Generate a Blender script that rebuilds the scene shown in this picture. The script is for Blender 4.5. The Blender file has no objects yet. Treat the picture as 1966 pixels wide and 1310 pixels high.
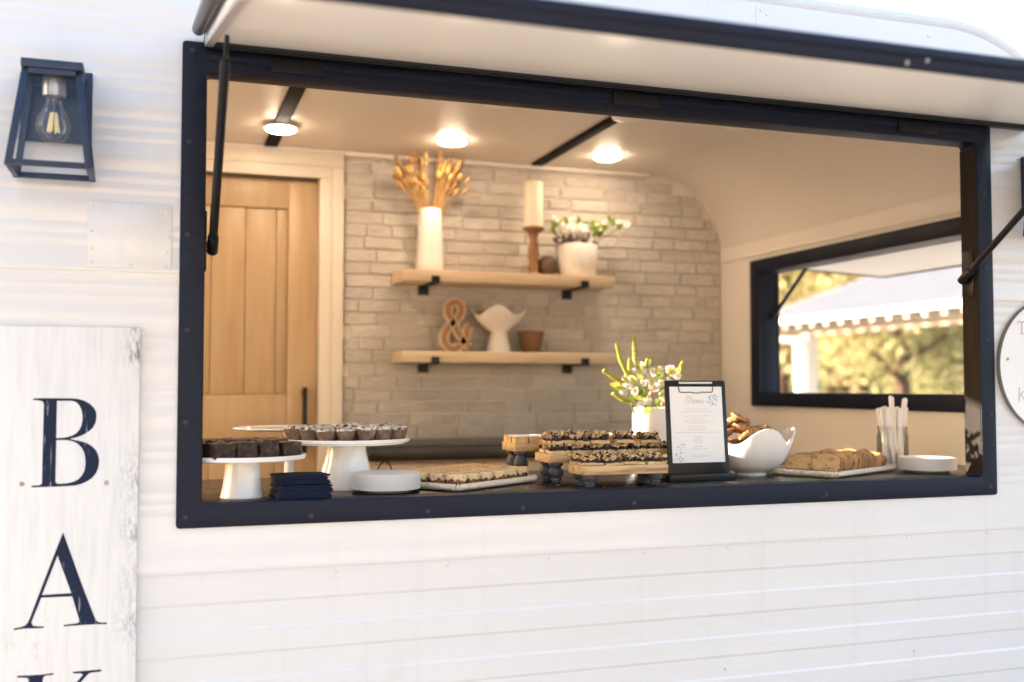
import bpy, bmesh, math, random
from mathutils import Vector, Matrix, noise

random.seed(7)
R = math.radians
sc = bpy.context.scene
col = sc.collection

# ------------------------------------------------------------------ camera
cam = bpy.data.cameras.new('camera')
camo = bpy.data.objects.new('camera', cam)
col.objects.link(camo)
camo.location = (-0.0354, -2.2268, 1.3873)
camo.rotation_euler = (R(92.505), R(0.0), R(-18.709))
cam.sensor_width = 36.0
cam.lens = 36.575
cam.clip_start = 0.05
cam.clip_end = 2000
cam.dof.use_dof = True
cam.dof.focus_distance = 2.45
cam.dof.aperture_fstop = 1.75
cam.dof.aperture_blades = 9
sc.camera = camo

# ------------------------------------------------------------------ sky, sun, exposure
SUN_YAW, SUN_EL = -59.0, 9.65
world = bpy.data.worlds.new('World')
sc.world = world
world.use_nodes = True
wn = world.node_tree
bg = wn.nodes['Background']
sky = wn.nodes.new('ShaderNodeTexSky')
sky.sky_type = 'NISHITA'
sky.sun_disc = False
sky.sun_elevation = R(SUN_EL)
sky.sun_rotation = R(SUN_YAW)
sky.air_density = 1.0
sky.dust_density = 4.0
sky.ozone_density = 1.2
wn.links.new(sky.outputs[0], bg.inputs[0])
bg.inputs[1].default_value = 0.15

sun = bpy.data.lights.new('sun', 'SUN')
suno = bpy.data.objects.new('sun', sun)
col.objects.link(suno)
sun.energy = 3.8
sun.angle = R(0.5)
sun.color = (1.0, 0.88, 0.71)
sdir = Vector((math.sin(R(SUN_YAW)) * math.cos(R(SUN_EL)), math.cos(R(SUN_YAW)) * math.cos(R(SUN_EL)), math.sin(R(SUN_EL))))
suno.rotation_euler = sdir.to_track_quat('Z', 'Y').to_euler()

sc.render.engine = 'CYCLES'
sc.view_settings.view_transform = 'Standard'
sc.view_settings.look = 'None'
sc.view_settings.gamma = 1.0
sc.view_settings.use_curve_mapping = False
sc.view_settings.exposure = 2.76
sc.view_settings.use_white_balance = True
sc.view_settings.white_balance_temperature = 6500
sc.view_settings.white_balance_tint = 17
sc.cycles.use_denoising = True
sc.cycles.max_bounces = 10
sc.cycles.diffuse_bounces = 6
sc.cycles.transparent_max_bounces = 12
sc.cycles.sample_clamp_indirect = 8.0
sc.cycles.caustics_reflective = False
sc.cycles.caustics_refractive = False

# ------------------------------------------------------------------ mesh helpers
ICO = {}
def ico(sub):
    if sub not in ICO:
        bm = bmesh.new()
        bmesh.ops.create_icosphere(bm, subdivisions=sub, radius=1.0)
        ICO[sub] = ([v.co.copy() for v in bm.verts], [[v.index for v in f.verts] for f in bm.faces])
        bm.free()
    return ICO[sub]

class MB:
    def __init__(s):
        s.V, s.F, s.M = [], [], []
    def add(s, V, F, mi=0):
        n = len(s.V)
        s.V += [Vector(v) for v in V]
        s.F += [[i + n for i in f] for f in F]
        s.M += [mi] * len(F)
        return s
    def box(s, x0, x1, y0, y1, z0, z1, mi=0, T=None):
        V = [Vector((x, y, z)) for z in (z0, z1) for y in (y0, y1) for x in (x0, x1)]
        if T is not None:
            V = [T @ v for v in V]
        return s.add(V, [[0, 2, 3, 1], [4, 5, 7, 6], [0, 1, 5, 4], [2, 6, 7, 3], [0, 4, 6, 2], [1, 3, 7, 5]], mi)
    def prism(s, pts, axis, a, b, mi=0):
        """closed polygon in the two other axes, extruded along axis from a to b"""
        n = len(pts)
        def P(p, t):
            return {'x': (t, p[0], p[1]), 'y': (p[0], t, p[1]), 'z': (p[0], p[1], t)}[axis]
        V = [P(p, a) for p in pts] + [P(p, b) for p in pts]
        F = [list(range(n)), list(range(2 * n - 1, n - 1, -1))]
        F += [[i, i + n, (i + 1) % n + n, (i + 1) % n] for i in range(n)]
        return s.add(V, F, mi)
    def ring(s, outer, inner, axis, a, b, mi=0):
        """frame between two loops with the same number of points"""
        n = len(outer)
        def P(p, t):
            return {'x': (t, p[0], p[1]), 'y': (p[0], t, p[1]), 'z': (p[0], p[1], t)}[axis]
        V = [P(p, a) for p in outer] + [P(p, a) for p in inner] + [P(p, b) for p in outer] + [P(p, b) for p in inner]
        F = []
        for i in range(n):
            j = (i + 1) % n
            F += [[i, j, j + n, i + n], [i + 2 * n, i + 3 * n, j + 3 * n, j + 2 * n],
                  [i, i + 2 * n, j + 2 * n, j], [i + n, j + n, j + 3 * n, i + 3 * n]]
        return s.add(V, F, mi)
    def tube(s, pts, r, n=10, mi=0, caps=True):
        pts = [Vector(p) for p in pts]
        m = len(pts)
        rr = r if isinstance(r, (list, tuple)) else [r] * m
        base = len(s.V)
        d = (pts[1] - pts[0]).normalized()
        up = Vector((0, 0, 1)) if abs(d.z) < 0.9 else Vector((1, 0, 0))
        u = d.cross(up).normalized()
        V = []
        for i in range(m):
            if i == 0: t = pts[1] - pts[0]
            elif i == m - 1: t = pts[-1] - pts[-2]
            else: t = (pts[i + 1] - pts[i]).normalized() + (pts[i] - pts[i - 1]).normalized()
            t.normalize()
            u = (u - t * u.dot(t)).normalized()
            w = t.cross(u)
            for k in range(n):
                a = 2 * math.pi * k / n
                V.append(pts[i] + (u * math.cos(a) + w * math.sin(a)) * rr[i])
        F = [[i * n + k, i * n + (k + 1) % n, (i + 1) * n + (k + 1) % n, (i + 1) * n + k] for i in range(m - 1) for k in range(n)]
        if caps:
            F += [list(range(n - 1, -1, -1)), [(m - 1) * n + k for k in range(n)]]
        return s.add(V, F, mi)
    def lathe(s, prof, c=(0, 0, 0), n=40, mi=0, rip=None, close=True):
        c = Vector(c)
        V = []
        m = len(prof)
        for i, (r, z) in enumerate(prof):
            for k in range(n):
                a = 2 * math.pi * k / n
                q = r if rip is None else r * rip(i, k, a)
                V.append(c + Vector((q * math.cos(a), q * math.sin(a), z)))
        F = [[i * n + k, i * n + (k + 1) % n, (i + 1) * n + (k + 1) % n, (i + 1) * n + k] for i in range(m - 1) for k in range(n)]
        if close:
            F += [list(range(n - 1, -1, -1)), [(m - 1) * n + k for k in range(n)]]
        return s.add(V, F, mi)
    def lump(s, c, r, sub=1, mi=0, jit=0.0, scale=(1, 1, 1), rot=None):
        V, F = ico(sub)
        o = Vector((random.random() * 50, random.random() * 50, 0))
        out = []
        for v in V:
            k = 1 + (jit * noise.noise(v * 1.7 + o) if jit else 0)
            w = Vector((v.x * scale[0], v.y * scale[1], v.z * scale[2])) * (r * k)
            if rot is not None: w = rot @ w
            out.append(w + Vector(c))
        return s.add(out, F, mi)
    def grid(s, fn, nu, nv, mi=0, wrap=False):
        V = [fn(i, j) for j in range(nv) for i in range(nu)]
        F = [[j * nu + i, j * nu + (i + 1) % nu, (j + 1) * nu + (i + 1) % nu, (j + 1) * nu + i] for j in range(nv - 1) for i in range(nu if wrap else nu - 1)]
        return s.add(V, F, mi)

def mesh(name, mb, mats, bevel=0.0, seg=2, smooth=35, off=(0, 0, 0), tri=False):
    me = bpy.data.meshes.new(name)
    o = Vector(off)
    me.from_pydata([v - o for v in mb.V], [], mb.F)
    for m in (mats if isinstance(mats, (list, tuple)) else [mats]):
        me.materials.append(m)
    me.polygons.foreach_set('material_index', mb.M)
    bm = bmesh.new()
    bm.from_mesh(me)
    bmesh.ops.recalc_face_normals(bm, faces=bm.faces)
    if bevel > 0:
        es = [e for e in bm.edges if len(e.link_faces) == 2 and e.calc_face_angle(0) > R(28)]
        bmesh.ops.bevel(bm, geom=es, offset=bevel, offset_type='OFFSET', segments=seg, profile=0.5, affect='EDGES', clamp_overlap=True)
    bm.to_mesh(me)
    bm.free()
    if smooth:
        me.polygons.foreach_set('use_smooth', [True] * len(me.polygons))
        me.set_sharp_from_angle(angle=R(smooth))
    me.update()
    return me

def link(name, data, parent=None, loc=None, rot=None, scale=None):
    o = bpy.data.objects.new(name, data)
    col.objects.link(o)
    if parent is not None: o.parent = parent
    if loc is not None: o.location = loc
    if rot is not None: o.rotation_euler = rot
    if scale is not None: o.scale = scale
    return o

def tag(o, label=None, cat=None, group=None, kind=None):
    if label: o['label'] = label
    if cat: o['category'] = cat
    if group: o['group'] = group
    if kind: o['kind'] = kind
    return o

ORG = {}
def origin_of(p):
    v = Vector((0, 0, 0))
    while p is not None:
        v += Vector(ORG.get(p.name, (0, 0, 0)))
        p = p.parent
    return v

def thing(name, label, cat, loc=(0, 0, 0), group=None, rot=None):
    o = link(name, None, None, loc, rot)
    o.empty_display_size = 0.05
    ORG[o.name] = tuple(loc)
    return tag(o, label, cat, group)

def part(name, mb, mats, parent, bevel=0.0, local=False, label=None, kind=None, **kw):
    """a mesh child; mb is in world coordinates unless local"""
    off = (0, 0, 0) if local else origin_of(parent)
    o = link(name, mesh(name, mb, mats, bevel, off=off, **kw), parent)
    if label: o['label'] = label
    if kind: o['kind'] = kind
    return o

def solo(name, mb, mats, label, cat, loc=(0, 0, 0), group=None, bevel=0.0, local=False, **kw):
    o = link(name, mesh(name, mb, mats, bevel, off=((0, 0, 0) if local else loc), **kw), None, loc)
    return tag(o, label, cat, group)

def copy_tree(o, parent=None):
    c = o.copy()
    col.objects.link(c)
    c.parent = parent
    for ch in list(o.children):
        copy_tree(ch, c)
    return c

ORD = ['first', 'second', 'third', 'fourth', 'fifth', 'sixth', 'seventh', 'eighth', 'ninth', 'tenth', 'eleventh', 'twelfth',
       'thirteenth', 'fourteenth', 'fifteenth', 'sixteenth', 'seventeenth', 'eighteenth']

def rrect(x0, x1, z0, z1, r, n=5):
    P = []
    for cx, cz, a0 in ((x1 - r, z1 - r, 0), (x0 + r, z1 - r, 90), (x0 + r, z0 + r, 180), (x1 - r, z0 + r, 270)):
        for k in range(n + 1):
            a = R(a0 + 90.0 * k / n)
            P.append((cx + r * math.cos(a), cz + r * math.sin(a)))
    return P

# ------------------------------------------------------------------ materials
def mat(name, base, rough=0.5, metal=0.0, spec=0.5, coat=0.0, var=None, bump=None, stretch=(1, 1, 1), rand=0.0, roughvar=0.0, sss=0.0, extra=None):
    """var = (second colour, scale, low, high): noise blend.  bump = (scale, distance).  rand: value spread between objects"""
    m = bpy.data.materials.new(name)
    m.use_nodes = True
    nt = m.node_tree
    b = nt.nodes['Principled BSDF']
    b.inputs['Base Color'].default_value = (*base, 1)
    b.inputs['Roughness'].default_value = rough
    b.inputs['Metallic'].default_value = metal
    b.inputs['Specular IOR Level'].default_value = spec
    b.inputs['Coat Weight'].default_value = coat
    b.inputs['Coat Roughness'].default_value = 0.08
    if sss:
        b.inputs['Subsurface Weight'].default_value = sss
        b.inputs['Subsurface Radius'].default_value = (0.01, 0.006, 0.003)
    tc = nt.nodes.new('ShaderNodeTexCoord')
    mp = nt.nodes.new('ShaderNodeMapping')
    mp.inputs['Scale'].default_value = stretch
    nt.links.new(tc.outputs['Object'], mp.inputs['Vector'])
    colr = None
    oi = nt.nodes.new('ShaderNodeObjectInfo')
    vec = mp.outputs[0]
    if rand or var:
        ad = nt.nodes.new('ShaderNodeVectorMath'); ad.operation = 'MULTIPLY_ADD'
        cb = nt.nodes.new('ShaderNodeCombineXYZ')
        for k in range(3): nt.links.new(oi.outputs['Random'], cb.inputs[k])
        nt.links.new(cb.outputs[0], ad.inputs[0])
        ad.inputs[1].default_value = (37.0, 53.0, 71.0)
        nt.links.new(mp.outputs[0], ad.inputs[2])
        vec = ad.outputs[0]
    if var:
        c2, s, lo, hi = var
        nz = nt.nodes.new('ShaderNodeTexNoise')
        nz.inputs['Scale'].default_value = s
        nz.inputs['Detail'].default_value = 6
        nz.inputs['Roughness'].default_value = 0.6
        nt.links.new(vec, nz.inputs['Vector'])
        mr = nt.nodes.new('ShaderNodeMapRange')
        mr.inputs['From Min'].default_value = lo
        mr.inputs['From Max'].default_value = hi
        nt.links.new(nz.outputs['Fac'], mr.inputs['Value'])
        mx = nt.nodes.new('ShaderNodeMix'); mx.data_type = 'RGBA'
        mx.inputs[6].default_value = (*base, 1)
        mx.inputs[7].default_value = (*c2, 1)
        nt.links.new(mr.outputs[0], mx.inputs[0])
        colr = mx.outputs[2]
        if roughvar:
            r2 = nt.nodes.new('ShaderNodeMapRange')
            r2.inputs['To Min'].default_value = rough
            r2.inputs['To Max'].default_value = min(1, rough + roughvar)
            nt.links.new(mr.outputs[0], r2.inputs['Value'])
            nt.links.new(r2.outputs[0], b.inputs['Roughness'])
    if rand:
        hs = nt.nodes.new('ShaderNodeHueSaturation')
        r3 = nt.nodes.new('ShaderNodeMapRange')
        r3.inputs['To Min'].default_value = 1 - rand
        r3.inputs['To Max'].default_value = 1 + rand
        nt.links.new(oi.outputs['Random'], r3.inputs['Value'])
        nt.links.new(r3.outputs[0], hs.inputs['Value'])
        if colr is not None: nt.links.new(colr, hs.inputs['Color'])
        else: hs.inputs['Color'].default_value = (*base, 1)
        colr = hs.outputs[0]
    if colr is not None:
        nt.links.new(colr, b.inputs['Base Color'])
    if bump:
        s, d = bump
        nz2 = nt.nodes.new('ShaderNodeTexNoise')
        nz2.inputs['Scale'].default_value = s
        nz2.inputs['Detail'].default_value = 5
        nt.links.new(vec, nz2.inputs['Vector'])
        bp = nt.nodes.new('ShaderNodeBump')
        bp.inputs['Strength'].default_value = 1.0
        bp.inputs['Distance'].default_value = d
        nt.links.new(nz2.outputs['Fac'], bp.inputs['Height'])
        nt.links.new(bp.outputs[0], b.inputs['Normal'])
    return m

def glass(name, tint=(1, 1, 1), white=0.0):
    m = bpy.data.materials.new(name)
    m.use_nodes = True
    nt = m.node_tree
    nt.nodes.remove(nt.nodes['Principled BSDF'])
    out = nt.nodes['Material Output']
    tr = nt.nodes.new('ShaderNodeBsdfTransparent'); tr.inputs[0].default_value = (*tint, 1)
    gl = nt.nodes.new('ShaderNodeBsdfGlossy'); gl.inputs['Roughness'].default_value = 0.03
    fr = nt.nodes.new('ShaderNodeFresnel'); fr.inputs[0].default_value = 1.5
    mx = nt.nodes.new('ShaderNodeMixShader')
    nt.links.new(fr.outputs[0], mx.inputs[0]); nt.links.new(tr.outputs[0], mx.inputs[1]); nt.links.new(gl.outputs[0], mx.inputs[2])
    last = mx.outputs[0]
    if white:
        df = nt.nodes.new('ShaderNodeBsdfTranslucent'); df.inputs[0].default_value = (0.9, 0.9, 0.9, 1)
        m2 = nt.nodes.new('ShaderNodeMixShader'); m2.inputs[0].default_value = white
        nt.links.new(last, m2.inputs[1]); nt.links.new(df.outputs[0], m2.inputs[2]); last = m2.outputs[0]
    nt.links.new(last, out.inputs[0])
    return m

def emit(name, c, s):
    m = bpy.data.materials.new(name)
    m.use_nodes = True
    b = m.node_tree.nodes['Principled BSDF']
    b.inputs['Base Color'].default_value = (0.8, 0.8, 0.8, 1)
    b.inputs['Emission Color'].default_value = (*c, 1)
    b.inputs['Emission Strength'].default_value = s
    return m

def leafmat(name, c, c2, trans=0.45):
    m = mat(name, c, 0.5, var=(c2, 3.0, 0.35, 0.65))
    nt = m.node_tree
    b = nt.nodes['Principled BSDF']
    src = b.inputs['Base Color'].links[0].from_socket
    tl = nt.nodes.new('ShaderNodeBsdfTranslucent')
    nt.links.new(src, tl.inputs[0])
    mx = nt.nodes.new('ShaderNodeMixShader'); mx.inputs[0].default_value = trans
    nt.links.new(b.outputs[0], mx.inputs[1]); nt.links.new(tl.outputs[0], mx.inputs[2])
    nt.links.new(mx.outputs[0], nt.nodes['Material Output'].inputs[0])
    return m

LAMP = 17.5
def wear(m, c, scale, stretch, lo, hi, amt=1.0):
    nt = m.node_tree; b = nt.nodes['Principled BSDF']; inp = b.inputs['Base Color']
    tc = nt.nodes.new('ShaderNodeTexCoord'); mp = nt.nodes.new('ShaderNodeMapping'); mp.inputs['Scale'].default_value = stretch
    nz = nt.nodes.new('ShaderNodeTexNoise'); nz.inputs['Scale'].default_value = scale; nz.inputs['Detail'].default_value = 7; nz.inputs['Roughness'].default_value = 0.65
    mr = nt.nodes.new('ShaderNodeMapRange')
    for k, q in (('From Min', lo), ('From Max', hi), ('To Max', amt)): mr.inputs[k].default_value = q
    mx = nt.nodes.new('ShaderNodeMix'); mx.data_type = 'RGBA'
    nt.links.new(tc.outputs['Object'], mp.inputs[0]); nt.links.new(mp.outputs[0], nz.inputs['Vector']); nt.links.new(nz.outputs['Fac'], mr.inputs['Value']); nt.links.new(mr.outputs[0], mx.inputs[0])
    if inp.links: nt.links.new(inp.links[0].from_socket, mx.inputs[6])
    else: mx.inputs[6].default_value = inp.default_value
    mx.inputs[7].default_value = (*c, 1)
    nt.links.new(mx.outputs[2], inp)
    return m
siding_m = mat('white_siding_paint', (0.665, 0.662, 0.662), 0.22, coat=0.3, var=((0.635, 0.628, 0.62), 2.2, 0.45, 0.8), bump=(2.6, 0.009), stretch=(0.35, 1, 1.6))
wear(siding_m, (0.55, 0.53, 0.50), 1.0, (9, 1, 0.7), 0.56, 0.80, 0.45)
wear(siding_m, (0.42, 0.38, 0.33), 30, (1, 1, 1), 0.70, 0.76, 0.5)
trim_white = mat('white_trim_paint', (0.78, 0.76, 0.72), 0.35, bump=(30, 0.0006))
navy = mat('navy_black_paint', (0.0035, 0.0065, 0.0185), 0.44, spec=0.22, var=((0.008, 0.012, 0.026), 9, 0.42, 0.72), bump=(70, 0.0012), stretch=(0.5, 1, 2.2), roughvar=0.15)
wear(navy, (0.075, 0.085, 0.11), 34, (0.35, 1, 1.8), 0.665, 0.74, 0.55)
lantern_m = mat('blue_black_lantern_metal', (0.016, 0.028, 0.060), 0.42, spec=0.35, var=((0.026, 0.040, 0.075), 40, 0.4, 0.7), bump=(120, 0.0004))
blackm = mat('satin_black_metal', (0.006, 0.006, 0.007), 0.38, spec=0.3, bump=(80, 0.0003))
rubber = mat('dark_rubber_edge', (0.035, 0.037, 0.042), 0.42)
alu = mat('brushed_aluminium', (0.62, 0.63, 0.66), 0.38, metal=0.75, bump=(90, 0.0004), stretch=(1, 0.1, 1))
hatch_m = mat('glossy_white_hatch_panel', (0.92, 0.89, 0.84), 0.36, bump=(3.0, 0.003))
screw_dark = mat('dark_screw', (0.025, 0.028, 0.038), 0.45, metal=0.4)
screw_grey = mat('zinc_screw', (0.36, 0.34, 0.31), 0.45, metal=0.7, var=((0.2, 0.17, 0.14), 60, 0.4, 0.7))
cream = mat('cream_wall_paint', (0.80, 0.74, 0.65), 0.5, var=((0.77, 0.71, 0.62), 1.5, 0.35, 0.7), bump=(45, 0.0006))
ceil_m = mat('cream_ceiling_paint', (0.70, 0.64, 0.56), 0.45, bump=(40, 0.0006))
mortar = mat('whitewashed_mortar', (0.70, 0.62, 0.53), 0.85, bump=(90, 0.002))
brick_m = mat('whitewashed_brick', (0.86, 0.795, 0.70), 0.75, var=((0.60, 0.53, 0.455), 5, 0.46, 0.74), bump=(40, 0.006), stretch=(0.6, 1, 1.5), rand=0.09)
doorwood = mat('honey_door_wood', (0.49, 0.345, 0.195), 0.42, var=((0.42, 0.28, 0.145), 5, 0.35, 0.7), bump=(60, 0.0005), stretch=(6, 6, 0.5), rand=0.05)
casing_m = mat('cream_door_casing', (0.68, 0.61, 0.50), 0.4)
cabinet = mat('tan_cabinet_front', (0.60, 0.46, 0.31), 0.45, var=((0.52, 0.38, 0.24), 6, 0.4, 0.7), stretch=(6, 6, 0.6))
floor_m = mat('vinyl_plank_floor', (0.52, 0.43, 0.33), 0.45, var=((0.44, 0.35, 0.26), 4, 0.4, 0.7), stretch=(0.4, 4, 1))
counter = mat('black_stained_counter', (0.010, 0.009, 0.008), 0.22, var=((0.018, 0.015, 0.013), 8, 0.45, 0.75), bump=(45, 0.0005), stretch=(0.6, 6, 6), roughvar=0.16)
oak = mat('pale_oak_shelf', (0.66, 0.51, 0.345), 0.5, var=((0.56, 0.41, 0.25), 9, 0.4, 0.7), stretch=(0.7, 6, 6), bump=(60, 0.0006))
oak2 = mat('pine_riser_board', (0.58, 0.385, 0.19), 0.5, var=((0.30, 0.16, 0.065), 11, 0.46, 0.66), stretch=(0.6, 7, 7), bump=(60, 0.0008), rand=0.06)
greyleg = mat('grey_blue_stained_leg', (0.085, 0.088, 0.105), 0.6, var=((0.03, 0.03, 0.036), 26, 0.4, 0.65), bump=(90, 0.001), stretch=(1, 1, 2))
ceramic = mat('white_glazed_ceramic', (0.82, 0.81, 0.79), 0.16, coat=0.25)
ceramic_matte = mat('matte_white_ceramic', (0.78, 0.73, 0.66), 0.45)
paperplate = mat('white_paper_plate', (0.80, 0.785, 0.76), 0.62, bump=(120, 0.0006), rand=0.03)
napkin_m = mat('navy_paper_napkin', (0.0085, 0.0145, 0.036), 0.85, spec=0.25, bump=(160, 0.0012), rand=0.25)
brownie_m = mat('dark_brownie', (0.036, 0.016, 0.009), 0.6, var=((0.12, 0.058, 0.028), 75, 0.50, 0.68), bump=(100, 0.008), rand=0.15)
browntop_m = mat('crackled_brownie_top', (0.115, 0.055, 0.024), 0.40, var=((0.016, 0.007, 0.004), 85, 0.44, 0.58), bump=(75, 0.012), rand=0.15)
cupwrap = mat('brown_paper_cup', (0.12, 0.070, 0.043), 0.6, var=((0.27, 0.19, 0.135), 45, 0.45, 0.7), rand=0.12)
cuptop = mat('sugar_dusted_cake', (0.62, 0.57, 0.52), 0.8, var=((0.05, 0.028, 0.018), 85, 0.48, 0.58), bump=(90, 0.005), rand=0.1)
crustm = mat('cheesecake_crust', (0.26, 0.115, 0.038), 0.7, var=((0.05, 0.022, 0.010), 110, 0.46, 0.60), bump=(150, 0.003), rand=0.12)
creamtop = mat('baked_cheesecake_side', (0.74, 0.58, 0.36), 0.5, var=((0.50, 0.28, 0.10), 90, 0.54, 0.68), bump=(120, 0.001), rand=0.06)
goldtop = mat('golden_cheesecake_top', (0.72, 0.46, 0.19), 0.42, var=((0.40, 0.17, 0.04), 70, 0.48, 0.62), bump=(70, 0.002), rand=0.1)
traym = mat('cream_textured_ceramic', (0.76, 0.69, 0.59), 0.38, var=((0.58, 0.48, 0.37), 70, 0.52, 0.72), bump=(90, 0.001))
crumb = mat('golden_crumble', (0.66, 0.46, 0.23), 0.75, var=((0.44, 0.26, 0.105), 90, 0.4, 0.7), bump=(200, 0.002), rand=0.12)
berry = mat('dark_blueberry_filling', (0.016, 0.011, 0.018), 0.32, var=((0.045, 0.022, 0.032), 120, 0.4, 0.7), bump=(160, 0.002))
lemon = mat('lemon_bar_side', (0.62, 0.345, 0.095), 0.6, var=((0.72, 0.50, 0.24), 60, 0.45, 0.7), bump=(120, 0.001), rand=0.08)
sugar = mat('powdered_sugar_top', (0.82, 0.76, 0.66), 0.8, var=((0.72, 0.55, 0.30), 90, 0.52, 0.75), bump=(150, 0.001))
cookie_m = mat('brown_cookie', (0.50, 0.265, 0.10), 0.7, var=((0.24, 0.105, 0.035), 80, 0.42, 0.65), bump=(110, 0.004), rand=0.15)
choc = mat('chocolate_chip', (0.028, 0.012, 0.007), 0.4)
breadc = mat('banana_bread_crumb', (0.62, 0.40, 0.18), 0.75, var=((0.24, 0.11, 0.04), 75, 0.55, 0.66), bump=(130, 0.004), rand=0.12)
breadcrust = mat('dark_bread_crust', (0.36, 0.17, 0.06), 0.6, var=((0.19, 0.08, 0.027), 60, 0.4, 0.7), bump=(100, 0.003), rand=0.12)
paper = mat('white_card_paper', (0.80, 0.79, 0.78), 0.7)
ink = mat('pale_grey_ink', (0.42, 0.42, 0.44), 0.7)
inkdark = mat('grey_script_ink', (0.30, 0.30, 0.33), 0.7)
blueflower = mat('printed_blue_flower', (0.25, 0.36, 0.55), 0.7, rand=0.5)
plasticw = mat('white_plastic', (0.80, 0.79, 0.78), 0.3, sss=0.15)
stemg = mat('green_stem', (0.11, 0.17, 0.03), 0.6)
spikeg = leafmat('yellow_green_spike', (0.62, 0.60, 0.10), (0.45, 0.50, 0.07), 0.35)
leafg = leafmat('fresh_leaf', (0.27, 0.36, 0.04), (0.15, 0.24, 0.025), 0.4)
petalw = leafmat('white_petal', (0.92, 0.90, 0.84), (0.88, 0.84, 0.76), 0.5)
peach = leafmat('peach_bud', (0.62, 0.36, 0.17), (0.70, 0.52, 0.34), 0.3)
mauve = mat('dark_mauve_bud', (0.14, 0.10, 0.12), 0.7)
dried = mat('dried_golden_grass', (0.60, 0.36, 0.125), 0.75, var=((0.36, 0.19, 0.06), 9, 0.42, 0.66), bump=(120, 0.002), rand=0.3)
birch = mat('white_jar_glaze', (0.80, 0.77, 0.71), 0.3, var=((0.60, 0.42, 0.22), 9, 0.60, 0.68))
terracotta = mat('terracotta', (0.20, 0.10, 0.05), 0.75, var=((0.20, 0.085, 0.035), 20, 0.4, 0.7))
turnedwood = mat('turned_walnut_wood', (0.30, 0.145, 0.05), 0.5, var=((0.20, 0.09, 0.03), 12, 0.4, 0.7), stretch=(5, 5, 1))
candle_m = mat('ivory_candle_wax', (0.76, 0.68, 0.53), 0.45, sss=0.3)
ampborder = mat('pale_wood_edge', (0.62, 0.47, 0.31), 0.55)
copper = mat('copper_face', (0.33, 0.16, 0.06), 0.42, metal=0.35)
pane = glass('clear_glass', (0.97, 0.98, 0.99))
jarglass = glass('jar_glass', (0.98, 0.985, 0.985), 0.10)
bulbglass = glass('bulb_glass', (0.99, 0.985, 0.97), 0.04)
filam = mat('yellow_filament', (0.95, 0.78, 0.38), 0.4)
brass = mat('brass_socket', (0.42, 0.38, 0.32), 0.3, metal=0.85)
battenm = mat('matte_black_batten', (0.006, 0.006, 0.006), 0.8, spec=0.1)
greyrim = mat('grey_metal_rim', (0.16, 0.165, 0.18), 0.5)
lit_m = emit('lit_diffuser', (1.0, 0.79, 0.55), LAMP)
frost_m = mat('frosted_white_plastic', (0.78, 0.74, 0.68), 0.35)
jamb_m = mat('dark_stained_jamb', (0.024, 0.018, 0.013), 0.62, spec=0.12, var=((0.014, 0.011, 0.009), 30, 0.4, 0.7), stretch=(1, 1, 0.12), bump=(60, 0.001))
beam_m = mat('pale_timber', (0.50, 0.44, 0.37), 0.7, var=((0.44, 0.38, 0.31), 4, 0.4, 0.7))
# ------------------------------------------------------------------ ground
GZ = -0.15
def ground_mat():
    m = mat('pale_crushed_stone', (0.45, 0.405, 0.34), 0.9, var=((0.36, 0.32, 0.26), 0.35, 0.42, 0.62), bump=(6, 0.03))
    return m
g = MB().grid(lambda i, j: (-300 + 600 * i / 40, -300 + 600 * j / 40, GZ), 41, 41)
tag(link('ground', mesh('ground', g, ground_mat())), kind='structure')

# ------------------------------------------------------------------ the trailer
trailer = thing('food_trailer', 'white vintage food trailer with ribbed siding and a black framed serving window', 'trailer', (0.3, 0.9, GZ))

def arc_out(z):
    return 2.37 if z < 2.009 else 1.94 + 0.43 * math.sqrt(max(0, 1 - ((z - 2.009) / 0.36) ** 2))

def strip(mb, prof, xa, xb, z0, z1, nx=2):
    rows = [(z0, None)] + [p for p in prof if z0 < p[0] < z1] + [(z1, None)]
    def yat(z):
        for (a, ya), (b, yb) in zip(prof, prof[1:]):
            if a <= z <= b:
                return ya + (yb - ya) * ((z - a) / (b - a) if b > a else 0)
        return prof[-1][1] if z > prof[-1][0] else prof[0][1]
    rows = [(z, yat(z) if y is None else y) for z, y in rows]
    V, F = [], []
    for z, y in rows:
        e = xb(z) if callable(xb) else xb
        for i in range(nx):
            V.append((xa + (e - xa) * i / (nx - 1), y, z))
    for j in range(len(rows) - 1):
        for i in range(nx - 1):
            F.append([j * nx + i, j * nx + i + 1, (j + 1) * nx + i + 1, (j + 1) * nx + i])
    mb.add(V, F)

# profiles: (z, y) with y < 0 proud of the wall
low = [(0.25, 0.003)]
for z0, z1 in ((0.24, 0.287), (0.337, 0.389), (0.438, 0.487), (0.539, 0.588), (0.637, 0.690), (0.741, 0.788), (0.840, 0.890)):
    low += [(z0 - 0.003, 0.0014), (z0 + 0.003, -0.0008), (z1 - 0.003, -0.0008), (z1 + 0.003, 0.0014)]
low = sorted([p for p in low if p[0] >= 0.25]) + [(0.941, 0.0014), (0.947, -0.0008), (1.03, -0.0005)]
def reeds(z0, n, prof):
    for k in range(n):
        c = z0 + 0.0235 * k
        prof += [(c - 0.007, -0.003), (c - 0.0015, -0.0020), (c + 0.0015, -0.0020), (c + 0.007, -0.003)]
mid = [(1.008, -0.001), (1.0085, -0.0045), (1.013, -0.0052), (1.02, -0.0042), (1.04, -0.003)]
for k in range(5):
    reeds(1.125 + 0.107 * k, 3, mid)
mid += [(1.622, -0.003), (1.63, -0.003)]
upp = [(1.617, -0.001), (1.6175, -0.0052), (1.622, -0.006), (1.630, -0.0048), (1.645, -0.0035)]
for k in range(5):
    reeds(1.668 + 0.107 * k, 3, upp)
upp = [upp[0], upp[1], upp[2], upp[3], upp[4]] + [(z, y - 0.0008) for z, y in upp[5:]]
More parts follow.
